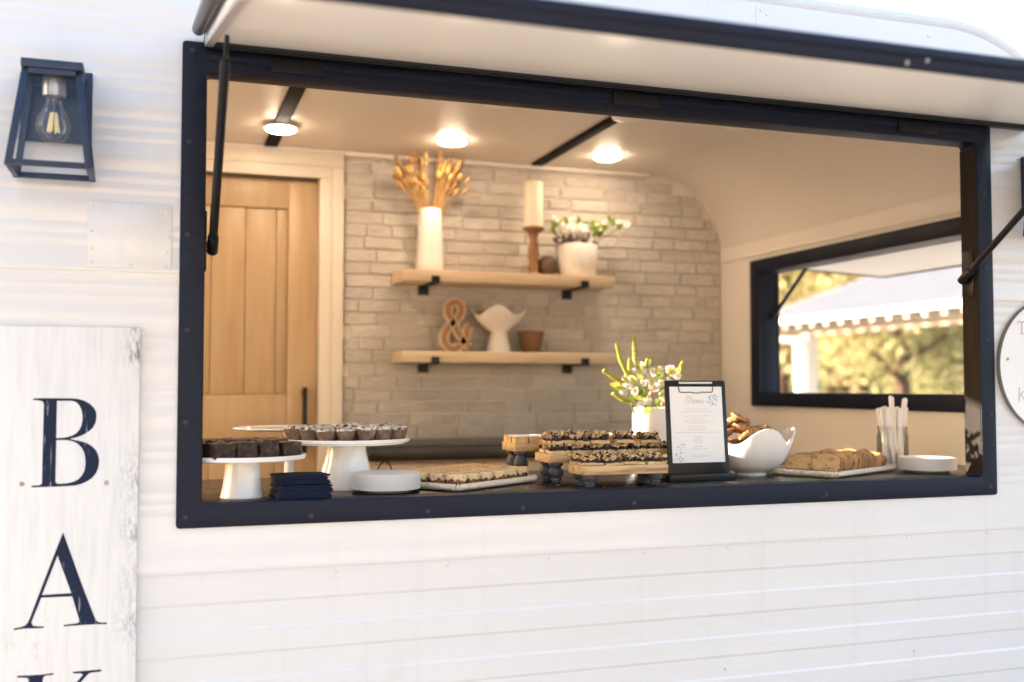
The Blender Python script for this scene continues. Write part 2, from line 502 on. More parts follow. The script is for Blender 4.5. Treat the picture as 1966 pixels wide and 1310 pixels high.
upp += [(2.18, -0.0038)] + [(2.20 + 0.01 * k, -0.0038) for k in range(17)] + [(2.366, -0.0038)]
XL = -1.75
for name, prof, z0, z1 in (('siding_sheet', low, 0.25, 1.03), ('siding_sheet', mid, 1.008, 1.63), ('siding_sheet', upp, 1.617, 2.364)):
    m = MB()
    if z1 < 1.1:
        strip(m, prof, XL, 2.37, z0, z1)
    else:
        strip(m, prof, XL, 0.02, z0, z1)
        strip(m, prof, 2.058, lambda z: max(2.0582, arc_out(z)), z0, z1)
        if z0 < 1.1: strip(m, prof, 0.02, 2.058, z0, 1.12)
        if z1 > 2.0: strip(m, prof, 0.02, lambda z: min(2.058, arc_out(z)), 2.08, z1)
    part(name, m, siding_m, trailer, smooth=20)
m = MB().box(-0.175, -0.016, -0.0078, -0.002, 1.6235, 1.757)
patch = part('patch_panel', m, siding_m, trailer, bevel=0.0008)
m = MB().prism([(1.358, 2.186), (2.30, 2.186), (2.25, 2.235), (2.20, 2.272), (2.12, 2.303), (2.02, 2.325), (1.92, 2.334), (1.358, 2.334)], 'y', -0.0055, -0.003)
part('siding_sheet', m, siding_m, trailer)
# roof edge trim, roof skin, end wall
arc = [(1.94 + 0.43 * math.cos(R(a)), 2.009 + 0.36 * math.sin(R(a))) for a in range(90, -1, -6)]
out = [(XL, 2.371), (0.5, 2.371)] + [(x + 0.001 * math.cos(R(90 - 6 * i)), z + 0.001) for i, (x, z) in enumerate(arc)] + [(2.371, 0.3)]
inn = [(XL, 2.343), (0.5, 2.343)] + [(1.94 + 0.402 * math.cos(R(a)), 2.009 + 0.334 * math.sin(R(a))) for a in range(90, -1, -6)] + [(2.342, 0.3)]
mid_ = [((p[0] + q[0]) / 2, (p[1] + q[1]) / 2) for p, q in zip(out, inn)]
V = [(x, y, z) for y, L in ((-0.003, inn), (-0.0085, [(p[0] * 0.8 + q[0] * 0.2, p[1] * 0.8 + q[1] * 0.2) for p, q in zip(inn, out)]), (-0.0115, mid_), (-0.0085, [(p[0] * 0.2 + q[0] * 0.8, p[1] * 0.2 + q[1] * 0.8) for p, q in zip(inn, out)]), (-0.001, out)) for x, z in L]
n = len(out)
m = MB().add(V, [[k * n + i, k * n + i + 1, (k + 1) * n + i + 1, (k + 1) * n + i] for k in range(4) for i in range(n - 1)])
part('roof_trim', m, siding_m, trailer)
part('roof_edge_backing', MB().prism([(XL, 2.11), (2.34, 2.11)] + [(x - 0.012 * math.cos(R(90 - 6 * (15 - i))), z - 0.006) for i, (x, z) in enumerate(reversed(arc)) if z > 2.12] + [(XL, 2.364)], 'y', 0.0005, 0.003), siding_m, trailer)
rp = [(XL, 2.32), (XL, 2.37)] + [(x, z) for x, z in arc]
m = MB().grid(lambda i, j: (rp[i][0], 0.0 + 1.92 * j, rp[i][1]), len(rp), 2)
part('roof', m, siding_m, trailer)
ey0, ey1, ez0, ez1 = 0.325, 1.478, 1.363, 1.853
def holed(mb, x0, x1, y0, y1, z0, z1, gap=0.004):
    a, b, c, d = ey0 - gap, ey1 + gap, ez0 - gap, ez1 + gap
    mb.box(x0, x1, y0, y1, z0, c); mb.box(x0, x1, y0, y1, d, z1)
    mb.box(x0, x1, y0, a, c, d); mb.box(x0, x1, b, y1, c, d)
m = MB(); holed(m, 2.352, 2.37, 0.004, 1.899, 0.25, 2.009)
part('end_siding', m, siding_m, trailer)
# the rear wall has a second window, left of the door and out of the picture, that lets the low sun in
rx0, rx1, rz0, rz1 = -1.56, -0.50, 1.46, 1.975
m = MB().prism([(rx1, 0.25), (2.37, 0.25)] + list(reversed(arc)) + [(rx1, 2.37)], 'y', 1.90, 1.92)
m.box(XL, rx0, 1.90, 1.92, 0.25, 2.37).box(rx0, rx1, 1.90, 1.92, 0.25, rz0).box(rx0, rx1, 1.90, 1.92, rz1, 2.37)
part('rear_wall', m, siding_m, trailer)
part('rear_window_frame', MB().ring(rrect(rx0 - 0.05, rx1 + 0.05, rz0 - 0.05, rz1 + 0.05, 0.003, 2), rrect(rx0 + 0.001, rx1 - 0.001, rz0 + 0.001, rz1 - 0.001, 0.003, 2), 'y', 1.788, 1.7995)
     .ring(rrect(rx0 - 0.05, rx1 + 0.05, rz0 - 0.05, rz1 + 0.05, 0.003, 2), rrect(rx0 + 0.001, rx1 - 0.001, rz0 + 0.001, rz1 - 0.001, 0.003, 2), 'y', 1.9205, 1.932), navy, trailer)
m = MB().box(XL, 2.35, 0.004, 1.899, 0.20, 0.26)
part('trailer_floor', m, floor_m, trailer)
# interior shell
m = MB().box(-1.70, 0.0, 0.044, 0.052, 0.26, 2.30).box(2.079, 2.30, 0.044, 0.0515, 0.26, 2.0).box(0.0, 2.079, 0.044, 0.0515, 0.26, 1.098).box(0.0, 2.079, 0.044, 0.0515, 2.102, 2.30)
# unseen left end left open: an added gap whose bounced sun brightens the interior
m.box(-1.72, -1.70, 0.98, 1.83, 0.26, 2.32).box(-1.72, -1.70, 0.004, 0.10, 0.26, 2.32).box(-1.72, -1.70, 0.10, 0.98, 2.05, 2.32)
m.box(-1.70, rx0, 1.80, 1.83, 0.26, 2.304).box(rx1, -0.301, 1.80, 1.83, 0.26, 2.304).box(rx0, rx1, 1.80, 1.83, 0.26, rz0).box(rx0, rx1, 1.80, 1.83, rz1, 2.304)
part('interior_lining', m, cream, trailer)
iarc = [(1.937 + 0.363 * math.cos(R(a)), 1.99 + 0.315 * math.sin(R(a))) for a in range(90, -1, -6)]
ip = [(-1.70, 2.305), (0.0, 2.305), (1.0, 2.305)] + iarc
m = MB().grid(lambda i, j: (ip[i][0], 0.01 + 1.885 * j, ip[i][1]), len(ip), 2)
part('ceiling', m, ceil_m, trailer)
m = MB(); holed(m, 2.30, 2.3505, 0.01, 1.899, 0.26, 1.9895)
part('end_wall_lining', m, cream, trailer)
part('trim_strip', MB().box(2.2935, 2.2995, 0.053, 1.80, 1.925, 1.938), cream, trailer, bevel=0.002)
part('trim_strip', MB().box(0.633, 1.95, 1.782, 1.7965, 2.286, 2.3035), cream, trailer, bevel=0.002)
part('trim_strip', MB().box(-1.70, 0.633, 1.779, 1.799, 2.2925, 2.3035), cream, trailer, bevel=0.002)
for x in (0.352, 1.424):
    part('ceiling_batten', MB().box(x - 0.024, x + 0.024, 0.06, 1.765, 2.295, 2.3035), battenm, trailer, bevel=0.001)
# brick wall with an arched corner, every brick a piece of its own
bw = part('brick_wall', MB().prism([(0.633, 0.26), (2.2995, 0.26)] + [(min(x, 2.2995), min(z, 2.3045)) for x, z in reversed(iarc)] + [(0.633, 2.3045)], 'y', 1.806, 1.83), mortar, trailer)
bvar = []
for k in range(5):
    m = MB().box(0, 1, 0, 1, 0, 1)
    m.V = [Vector((v.x, v.y, v.z)) for v in m.V]
    for v in m.V:
        if v.y < 0.5:
            v.x += (0.02 if v.x < 0.5 else -0.02) + random.uniform(-0.012, 0.012)
            v.z += (0.07 if v.z < 0.5 else -0.07) + random.uniform(-0.06, 0.06)
            v.y += random.uniform(-0.12, 0.2)
    bvar.append(mesh('brick', m, brick_m, smooth=0))
def iarc_x(z):
    return 2.296 if z < 1.99 else 1.937 + 0.359 * math.sqrt(max(0, 1 - ((z - 1.99) / 0.311) ** 2))
row, z = 0, 1.135
bo = origin_of(bw)
while z < 2.30:
    h = 0.0495
    x = 0.636 - random.uniform(0.01, 0.15)
    while x < 2.29:
        w = random.choice((0.10, 0.15, 0.16, 0.165, 0.17, 0.20))
        a, b = max(x, 0.636), min(x + w, iarc_x(z + h))
        if b - a > 0.03 and z + 0.02 < 2.30:
            hh = min(h - 0.0055, 2.302 - z)
            d = random.uniform(0.006, 0.0105)
            o = link('brick', random.choice(bvar), bw, Vector((a + 0.0025, 1.806 - d, z)) - Vector((0.3, 0.9, GZ)) - Vector((0, 0, 0)), None, (b - a - 0.005, d, hh))
        x += w
    z += h
    row += 1
# serving window frame
fr = part('serving_window_frame', MB().ring(rrect(0, 2.078, 1.10, 2.10, 0.008), rrect(0.048, 2.030, 1.149, 2.040, 0.011), 'y', -0.009, 0.052), navy, trailer, bevel=0.0018)
for x0 in (0.0482, 2.0283):
    part('jamb_lining', MB().box(x0, x0 + 0.0015, -0.006, 0.0515, 1.1505, 2.028), jamb_m, fr)
sm = mesh('screw', MB().lathe([(0.0005, -0.0022), (0.003, -0.0022), (0.0056, -0.0009), (0.0062, 0.0004)], n=14).box(-0.004, 0.004, -0.0007, 0.0007, -0.0027, -0.0019).box(-0.0007, 0.0007, -0.004, 0.004, -0.00275, -0.00195), screw_dark)
fo = origin_of(fr)
for x, z in ((0.021, 2.081), (0.016, 1.89), (0.016, 1.699), (0.017, 1.502), (0.016, 1.315), (0.018, 1.123), (0.27, 1.116), (0.522, 1.116), (0.741, 1.114), (1.016, 1.116), (1.542, 1.118), (2.052, 1.121), (2.060, 1.314), (2.054, 1.51), (2.052, 1.706), (2.053, 1.905)):
    link('screw', sm, fr, Vector((x, -0.009, z)) - fo, (R(-90), R(random.uniform(0, 90)), 0))
for x0, x1 in ((0.178, 0.287), (0.965, 1.088), (1.775, 1.897)):
    part('slot_shade', MB().box(x0, x1, -0.0145, -0.0085, 2.050, 2.0825), blackm, fr, bevel=0.001)  # shade of the frame's slots, drawn as proud black plates
part('frame_ridge', MB().box(0.052, 2.026, -0.0115, -0.0086, 2.0635, 2.0835), navy, fr, bevel=0.0008)
part('hinge_strip', MB().box(0.045, 2.20, -0.028, -0.0085, 2.084, 2.099), blackm, fr, bevel=0.002)
# screws in the siding
sw = mesh('siding_screw', MB().lathe([(0.0004, -0.0022), (0.0025, -0.002), (0.0042, -0.001), (0.0048, 0.0005)], n=14), siding_m)
to = origin_of(trailer)
for x, z in ((0.053, 1.0), (0.327, 0.999), (0.567, 0.998), (0.809, 0.999), (1.046, 1.0), (1.269, 1.001), (1.527, 1.001), (1.793, 1.001), (2.052, 1.0), (1.26, 0.712), (1.81, 0.712), (1.388, 2.316), (1.372, 2.324), (1.882, 2.315)):
    link('screw', sw, trailer, Vector((x, -0.0008 if z < 1.5 else -0.0062, z)) - to, (R(-90), 0, 0))
po = origin_of(patch)
for x, z in ((-0.166, 1.748), (-0.097, 1.748), (-0.026, 1.742), (-0.169, 1.697), (-0.168, 1.662), (-0.168, 1.634), (-0.022, 1.690), (-0.026, 1.658), (-0.026, 1.632), (-0.094, 1.631)):
    link('screw', sw, patch, Vector((x, -0.0082, z)) - po, (R(-90), 0, 0), (0.7, 0.7, 0.7))
# serving hatch, hinged at the top of the frame and drooping a little outward
HD = Vector((0, -math.cos(R(14.3)), -math.sin(R(14.3))))
HN = Vector((0, -math.sin(R(14.3)), math.cos(R(14.3))))
H0 = Vector((0, -0.03, 2.096))
HT = Matrix(((1, HD.x, HN.x, H0.x), (0, HD.y, HN.y, H0.y), (0, HD.z, HN.z, H0.z), (0, 0, 0, 1)))
def hp(x, d, n): return HT @ Vector((x, d, n))
HX0, HX1 = 0.060, 2.19
hatch = part('serving_hatch', MB().box(HX0, HX1, 0.002, 1.0, 0.0, 0.006, T=HT), hatch_m, trailer, label='glossy white underside of the raised serving hatch')
m = MB().box(HX0 - 0.02, HX1 + 0.02, -0.005, 1.0, 0.0185, 0.0215, T=HT)
part('hatch_skin', m, siding_m, hatch)
for x in (HX0 - 0.017, HX1 + 0.0005):
    part('side_flange', MB().box(x, x + 0.0165, 0.0, 1.0, -0.011, 0.018, T=HT), alu, hatch, bevel=0.001)
for x in (HX0 - 0.030, HX1 + 0.030):
    part('edge_seal', MB().tube([hp(x, 0.03, 0.020), hp(x, 1.0, 0.020)], 0.0135, n=14), rubber, hatch)
m = MB().box(HX0 - 0.018, HX1 + 0.018, -0.014, 0.001, -0.006, 0.018, T=HT)
part('rear_edge', m, blackm, hatch, bevel=0.001)
m = MB().box(HX0 - 0.03, HX1 + 0.03, 1.0012, 1.016, -0.003, 0.0165, T=HT).tube([hp(HX0 - 0.03, 1.008, 0.0200), hp(1.0, 1.008, 0.0200), hp(HX1 + 0.03, 1.008, 0.0200)], 0.0110, n=16)
part('front_lip', m, navy, hatch, bevel=0.0015)
ho = origin_of(hatch)
lm = mesh('screw', MB().lathe([(0.0005, 0.003), (0.004, 0.0025), (0.0058, 0.0)], n=14), screw_grey)
for x, n in ((0.972, 0.005), (1.006, 0.0125)):
    link('screw', lm, hatch, hp(x, 1.016, n) - ho, (R(104), 0, 0), (0.62, 0.8, 0.5))
link('screw', lm, hatch, hp(HX0 - 0.0175, 0.20, 0.012) - ho, (0, R(-90), 0), (1.2, 1.2, 1.2))
# gas struts
for x, s in ((0.066, -1), (2.012, 1)):
    a, b = Vector((x, 0.026, 1.678)), Vector((x, -0.402, 1.985))
    d = (b - a).normalized()
    st = part('gas_strut', MB().tube([a + d * 0.03, a + d * 0.4, b - d * 0.055, b - d * 0.045], [0.0088, 0.0088, 0.0088, 0.006], n=16), blackm, trailer, label='left gas strut of the hatch' if s < 0 else 'right gas strut of the hatch')
    part('rod', MB().tube([b - d * 0.045, b + d * 0.004], 0.0042, n=10), blackm, st)
    part('end_joint', MB().tube([a - d * 0.014, a + d * 0.034], 0.0115, n=14), blackm, st, bevel=0.0015)
    xw = 0.0485 if s < 0 else 2.0295
    mm = MB().box(min(xw, xw - s * 0.005), max(xw, xw - s * 0.005), 0.006, 0.046, 1.628, 1.752)
    mm.tube([(xw, 0.024, 1.684), (x, 0.024, 1.684)], 0.006, n=10)
    part('mounting_bracket', mm, blackm, st, bevel=0.001)
# end window with its own raised hatch
def yz(p): return [(y, z) for y, z in p]
ew = part('end_window_frame', MB().ring(rrect(0.27, 1.54, 1.308, 1.908, 0.003, 2), rrect(ey0, ey1, ez0, ez1, 0.003, 2), 'x', 2.284, 2.2995)
          .ring(rrect(ey0 - 0.003, ey1 + 0.003, ez0 - 0.003, ez1 + 0.003, 0.003, 2), rrect(ey0, ey1, ez0, ez1, 0.003, 2), 'x', 2.2995, 2.371)
          .ring(rrect(0.28, 1.53, 1.315, 1.90, 0.003, 2), rrect(ey0, ey1, ez0, ez1, 0.003, 2), 'x', 2.371, 2.385), navy, trailer, bevel=0.0012)
et = Matrix.Rotation(R(2.5), 4, 'Y')
et.translation = Vector((2.375, 0.9, 1.885))
eh = part('end_window_hatch', MB().box(0, 0.545, -0.60, 0.60, 0.0, 0.03, T=et), hatch_m, trailer, bevel=0.002)
part('hatch_edge', MB().box(0.5455, 0.56, -0.605, 0.605, -0.004, 0.034, T=et).box(0, 0.545, 0.6005, 0.612, -0.004, 0.034, T=et).box(0, 0.545, -0.612, -0.6005, -0.004, 0.034, T=et), blackm, eh)
for y in (1.462, 0.345):
    part('gas_strut', MB().tube([(2.34, y, 1.665), (2.44, y, 1.795), (2.505, y, 1.8785)], 0.008, n=10), blackm, trailer)

# ------------------------------------------------------------------ fixed fittings inside
sc_ = thing('service_counter', 'glossy black counter behind the serving window carrying the cakes', 'counter', (1.1, 0.3, 0.26))
part('countertop', MB().box(-1.2, 2.2985, 0.0525, 0.585, 1.107, 1.1475), counter, sc_, bevel=0.003)
part('cabinet', MB().box(-1.2, 2.2985, 0.0535, 0.55, 0.262, 1.1065), cabinet, sc_)
bc = thing('back_counter', 'black topped tan cabinet along the brick wall under the shelves', 'counter', (1.45, 1.5, 0.26))
part('countertop', MB().box(0.645, 2.2985, 1.29, 1.7955, 1.131, 1.181), counter, bc, bevel=0.003)
x = 0.66
for k in range(4):
    d = part('cabinet_door', MB().box(x + 0.002, x + 0.402, 1.318, 1.336, 0.34, 1.118), cabinet, bc, bevel=0.003)
    x += 0.406
part('cabinet', MB().box(0.655, 2.2985, 1.337, 1.795, 0.262, 1.1305), cabinet, bc)

dr = thing('interior_door', 'honey coloured plank door with black pull handle in the far wall', 'door', (0.165, 1.84, 0.26))
part('casing', MB().box(0.5425, 0.632, 1.786, 1.8055, 0.262, 2.1915).box(-0.302, 0.632, 1.786, 1.8055, 2.192, 2.2918).box(-0.302, -0.2125, 1.786, 1.8055, 0.262, 2.1915)
     .box(0.590, 0.632, 1.778, 1.7858, 0.262, 2.2360).box(-0.302, 0.632, 1.778, 1.7858, 2.2362, 2.2918).box(-0.302, -0.26, 1.778, 1.7858, 0.262, 2.236)
     .box(0.5425, 0.56, 1.806, 1.899, 0.262, 2.2).box(-0.23, -0.2125, 1.806, 1.899, 0.262, 2.2).box(-0.23, 0.56, 1.806, 1.899, 2.2005, 2.23), casing_m, dr, bevel=0.0025)
part('stile', MB().box(0.4285, 0.541, 1.840, 1.872, 0.265, 2.188), doorwood, dr, bevel=0.003)
part('stile', MB().box(-0.211, -0.0985, 1.840, 1.872, 0.265, 2.188), doorwood, dr, bevel=0.003)
for z0, z1 in ((2.074, 2.188), (1.17, 1.357), (0.265, 0.45)):
    part('rail', MB().box(-0.098, 0.428, 1.840, 1.872, z0, z1), doorwood, dr, bevel=0.003)
for z0, z1 in ((1.357, 2.074), (0.45, 1.17)):
    for a, b in ((-0.098, 0.025), (0.025, 0.143), (0.143, 0.269), (0.269, 0.384), (0.384, 0.428)):
        part('plank', MB().box(a + 0.0006, b - 0.0006, 1.850, 1.868, z0 + 0.0005, z1 - 0.0005), doorwood, dr, bevel=0.004)
part('handle', MB().box(0.482, 0.5, 1.785, 1.80, 1.13, 1.385).box(0.483, 0.499, 1.80, 1.8395, 1.145, 1.165).box(0.483, 0.499, 1.80, 1.8395, 1.35, 1.37), blackm, dr, bevel=0.002)

def ceiling_light(x, y, lit, label):
    t = thing('ceiling_light', label, 'ceiling light', (x, y, 2.305 if abs(x - 0.355) > 0.05 and abs(x - 1.44) > 0.05 else 2.295), group='round puck lights on the ceiling')
    part('base', MB().lathe([(0.0565, -0.0005), (0.0565, -0.005), (0.053, -0.007), (0.046, -0.007)], n=40), frost_m, t, local=True)
    part('diffuser', MB().lathe([(0.0525, -0.0072), (0.0505, -0.0115), (0.042, -0.0155), (0.022, -0.018), (0.002, -0.0185)], n=40), lit_m if lit else frost_m, t, local=True)
ceiling_light(0.355, 1.448, True, 'lit puck light over the door beside the black batten')
ceiling_light(0.985, 1.477, True, 'lit puck light above the dried grass vase')
ceiling_light(1.637, 1.532, True, 'lit puck light above the white flower pot, nearest the curved corner')
ceiling_light(0.99, 0.92, False, 'unlit puck light just behind the frame top, left of the batten')
ceiling_light(1.44, 0.915, False, 'unlit puck light just behind the frame top, across the batten')
ceiling_light(1.86, 0.92, False, 'unlit puck light just behind the frame top, right of the batten')

def shelf(z0, label):
    t = thing('wall_shelf', label, 'shelf', (1.25, 1.797, z0), group='floating oak shelves on the brick wall')
    part('board', MB().box(0.825, 1.70, 1.60, 1.7945, z0, z0 + 0.044), oak, t, bevel=0.003)
    for x in (0.953, 1.567):
        b = MB().box(x - 0.016, x + 0.016, 1.594, 1.7905, z0 - 0.0065, z0 - 0.0005)
        b.box(x - 0.016, x + 0.016, 1.592, 1.5985, z0 - 0.0065, z0 + 0.022)
        b.box(x - 0.020, x + 0.020, 1.785, 1.7945, z0 - 0.036, z0 - 0.0005)
        part('bracket', b, blackm, t, bevel=0.001)
    return t
shelf(1.786, 'upper oak shelf holding the dried grass vase and the candle')
shelf(1.478, 'lower oak shelf holding the ampersand and the pedestal vase')

# ------------------------------------------------------------------ signs and lanterns on the outside
def signmat():
    m = mat('distressed_white_board', (0.74, 0.725, 0.70), 0.6, var=((0.66, 0.65, 0.635), 16, 0.45, 0.7), stretch=(6, 1, 0.5), bump=(60, 0.0012))
    nt = m.node_tree
    b = nt.nodes['Principled BSDF']
    src = b.inputs['Base Color'].links[0].from_socket
    tc = nt.nodes.new('ShaderNodeTexCoord')
    def nz(scale, st, det=6):
        mp = nt.nodes.new('ShaderNodeMapping'); mp.inputs['Scale'].default_value = st
        nt.links.new(tc.outputs['Object'], mp.inputs[0])
        n = nt.nodes.new('ShaderNodeTexNoise'); n.inputs['Scale'].default_value = scale; n.inputs['Detail'].default_value = det; n.inputs['Roughness'].default_value = 0.7
        nt.links.new(mp.outputs[0], n.inputs['Vector'])
        return n.outputs['Fac']
    def rng(v, a, c, lo=0.0, hi=1.0):
        r = nt.nodes.new('ShaderNodeMapRange')
        for k, q in (('From Min', a), ('From Max', c), ('To Min', lo), ('To Max', hi)): r.inputs[k].default_value = q
        nt.links.new(v, r.inputs['Value']); return r.outputs[0]
    def mth(op, a, c):
        n = nt.nodes.new('ShaderNodeMath'); n.operation = op
        for k, q in enumerate((a, c)):
            if isinstance(q, float): n.inputs[k].default_value = q
            else: nt.links.new(q, n.inputs[k])
        return n.outputs[0]
    sp = nt.nodes.new('ShaderNodeSeparateXYZ'); nt.links.new(tc.outputs['Object'], sp.inputs[0])
    edge = rng(sp.outputs['X'], 0.085, 0.133)            # towards the worn right edge
    patchy = rng(nz(5.5, (0.6, 1, 1.0), 2), 0.47, 0.62)
    speck = rng(nz(95, (1.6, 1, 0.55)), 0.46, 0.56)
    w1 = mth('MULTIPLY', mth('MULTIPLY', edge, patchy), speck)
    few = rng(nz(3.4, (1, 1, 1), 2), 0.58, 0.72)
    w2 = mth('MULTIPLY', few, rng(nz(70, (1.2, 1, 0.5)), 0.54, 0.62, 0, 0.5))
    crack = mth('MULTIPLY', rng(nz(26, (3.0, 1, 0.16)), 0.67, 0.72, 0, 0.85), rng(nz(6, (1, 1, 1), 2), 0.5, 0.6))
    w = mth('MAXIMUM', mth('MAXIMUM', w1, w2), crack)
    mx = nt.nodes.new('ShaderNodeMix'); mx.data_type = 'RGBA'
    nt.links.new(w, mx.inputs[0]); nt.links.new(src, mx.inputs[6]); mx.inputs[7].default_value = (0.17, 0.17, 0.19, 1)
    nt.links.new(mx.outputs[2], b.inputs['Base Color'])
    return m
sg = thing('bakery_sign', 'tall distressed white wooden sign with navy letters B A K', 'sign', (-0.205, 0, 1.0))
part('board', MB().box(-0.338, -0.0725, -0.021, -0.0062, 0.46, 1.5045), signmat(), sg, bevel=0.0016)
from mathutils.geometry import tessellate_polygon
letter_m = mat('worn_navy_letter_paint', (0.011, 0.019, 0.044), 0.7, spec=0.2, var=((0.45, 0.47, 0.53), 30, 0.63, 0.70), stretch=(4.5, 1, 0.45))
LETTERS = {'B': [[(-266.9, 1362.8), (-264.8, 1364.3), (-254.3, 1364.7), (-225.9, 1364.6), (-197.3, 1364.1), (-185.8, 1363.0), (-174.2, 1359.4), (-163.9, 1353.1), (-156.5, 1345.2), (-152.3, 1336.6), (-151.6, 1327.2), (-153.1, 1316.3), (-158.0, 1306.2), (-165.9, 1298.6), (-175.9, 1292.5), (-187.3, 1288.0), (-198.1, 1285.8), (-198.1, 1284.7), (-181.5, 1280.9), (-168.4, 1276.8), (-158.1, 1269.6), (-150.7, 1260.9), (-146.5, 1250.0), (-145.3, 1241.4), (-146.5, 1228.9), (-150.7, 1217.4), (-157.8, 1208.2), (-167.1, 1201.5), (-177.1, 1197.2), (-188.6, 1194.4), (-200.0, 1193.7), (-222.8, 1193.1), (-242.6, 1193.2), (-256.7, 1193.1), (-265.1, 1193.2), (-267.6, 1194.8), (-265.1, 1196.4), (-253.9, 1196.6), (-249.0, 1198.5), (-247.7, 1202.3), (-247.7, 1240.5), (-247.4, 1301.9), (-247.0, 1352.7), (-248.5, 1357.3), (-252.1, 1359.6), (-259.8, 1360.9), (-265.5, 1361.2)], [(-223.7, 1359.5), (-197.2, 1359.4), (-190.0, 1357.1), (-184.1, 1351.6), (-180.0, 1343.8), (-177.3, 1332.1), (-177.1, 1321.2), (-179.1, 1310.4), (-182.6, 1302.7), (-187.5, 1296.5), (-193.2, 1292.7), (-201.7, 1289.3), (-211.7, 1287.6), (-223.8, 1287.0)], [(-223.7, 1283.1), (-213.0, 1283.3), (-201.6, 1282.5), (-191.5, 1279.5), (-184.2, 1274.8), (-177.6, 1267.7), (-173.1, 1258.3), (-170.8, 1246.6), (-170.3, 1234.2), (-171.8, 1223.3), (-176.0, 1214.2), (-181.6, 1207.3), (-188.7, 1202.9), (-197.3, 1200.1), (-205.8, 1198.8), (-220.0, 1198.7), (-223.7, 1202.3), (-223.8, 1247.7)]],
 'A': [[(-208.4, 1104.6), (-191.3, 1055.8), (-175.5, 1009.8), (-158.1, 962.0), (-149.3, 938.8), (-146.2, 931.3), (-142.3, 927.8), (-136.2, 926.2), (-127.1, 925.6), (-125.5, 923.9), (-127.8, 922.4), (-143.8, 923.4), (-177.0, 923.8), (-203.9, 923.7), (-205.1, 925.4), (-202.5, 926.5), (-189.0, 927.4), (-180.1, 928.1), (-176.3, 930.2), (-177.2, 936.7), (-180.4, 947.4), (-190.0, 980.4), (-244.9, 981.2), (-261.0, 937.0), (-260.4, 932.2), (-257.9, 928.9), (-251.3, 927.3), (-239.5, 926.4), (-238.7, 924.8), (-240.9, 923.4), (-258.5, 923.8), (-274.6, 924.5), (-290.5, 922.9), (-292.7, 924.8), (-290.6, 926.5), (-279.0, 928.0), (-271.8, 930.7), (-267.5, 935.9), (-263.3, 946.7), (-249.5, 987.1), (-235.5, 1027.7), (-221.4, 1068.5)], [(-217.5, 1060.3), (-191.6, 986.6), (-243.6, 986.4)]],
 'K': [[(-284.8, 834.8), (-282.2, 836.3), (-263.1, 835.4), (-240.3, 835.0), (-221.9, 836.1), (-219.7, 834.2), (-221.9, 832.8), (-235.7, 832.3), (-238.8, 828.8), (-239.6, 821.5), (-239.5, 745.6), (-182.5, 811.4), (-178.2, 816.4), (-169.4, 826.7), (-168.5, 829.1), (-172.3, 831.3), (-183.8, 831.9), (-187.2, 834.4), (-184.8, 835.5), (-160.0, 835.6), (-136.0, 835.6), (-134.0, 833.4), (-135.9, 831.5), (-153.3, 830.9), (-157.0, 829.7), (-161.7, 825.5), (-170.2, 815.7), (-210.6, 769.4), (-159.7, 682.8), (-147.3, 666.5), (-128.3, 659.4), (-126.3, 656.2), (-128.2, 654.4), (-187.3, 660.1), (-189.2, 663.3), (-186.5, 665.0), (-182.8, 670.5), (-192.4, 688.4), (-224.1, 753.9), (-239.3, 734.8), (-239.2, 681.7), (-235.4, 673.4), (-221.6, 668.9), (-220.6, 665.9), (-222.4, 664.1), (-283.4, 668.1), (-286.1, 670.4), (-283.5, 672.0), (-269.0, 673.3), (-264.6, 679.7), (-264.8, 733.5), (-264.2, 824.0), (-265.2, 829.1), (-268.9, 831.4), (-283.9, 833.0)]]}

for ch in 'BAK':
    polys = [[Vector((x / 1000, -0.0214, z / 1000)) for x, z in p] for p in LETTERS[ch]]
    tris = tessellate_polygon([[Vector((v.x, v.z, 0)) for v in p] for p in polys])
    flat = [v for p in polys for v in p]
    mm = MB().add(flat, [list(t) for t in tris])
    part('letter', mm, letter_m, sg, smooth=0, label='navy serif letter ' + ch)
gs = mesh('screw', MB().lathe([(0.0005, -0.0018), (0.004, -0.0016), (0.0047, 0.0)], n=14).box(-0.003, 0.003, -0.0005, 0.0005, -0.0022, -0.0015), screw_grey)
for x, z in ((-0.283, 1.2), (-0.131, 1.198)):
    link('screw', gs, sg, (x + 0.205, -0.0212, z - 1.0), (R(-90), R(20), 0))

rs = thing('round_sign', 'round white sign with thin dark rim at the right edge beside the window', 'sign', (2.268, 0, 1.443))
part('disc', MB().lathe([(0.001, 0.0165), (0.1795, 0.0165), (0.1805, 0.015), (0.1805, 0.0045), (0.001, 0.0045)], n=96), paper, rs, local=True).rotation_euler = (R(90), 0, 0)
part('rim', MB().lathe([(0.1806, 0.0045), (0.1821, 0.0045), (0.1821, 0.0170), (0.1806, 0.0170), (0.1806, 0.0045)], n=96, close=False), greyrim, rs, local=True).rotation_euler = (R(90), 0, 0)
tl = MB()
for x0, x1, z0, z1 in ((2.148, 2.178, 1.560, 1.563), (2.148, 2.150, 1.553, 1.5598), (2.161, 2.165, 1.531, 1.5598), (2.156, 2.170, 1.5285, 1.5308), (2.176, 2.178, 1.553, 1.5598)):
    tl.box(x0, x1, -0.0172, -0.0166, z0, z1)
part('letter', tl, ink, rs, label='grey letter T')
kl = MB().box(2.148, 2.151, -0.0172, -0.0166, 1.348, 1.386)
for a0, a1, b0, b1 in ((2.151, 1.364, 2.168, 1.376), (2.154, 1.366, 2.169, 1.349)):
    d = Vector((b0 - a0, 0, b1 - a1)); L = d.length; ang = math.atan2(d.z, d.x)
    T = Matrix.Translation((a0, 0, a1)) @ Matrix.Rotation(-ang, 4, 'Y')
    kl.box(0, L, -0.0172, -0.0166, -0.0013, 0.0013, T=T)
part('letter', kl, ink, rs, label='grey letter k')
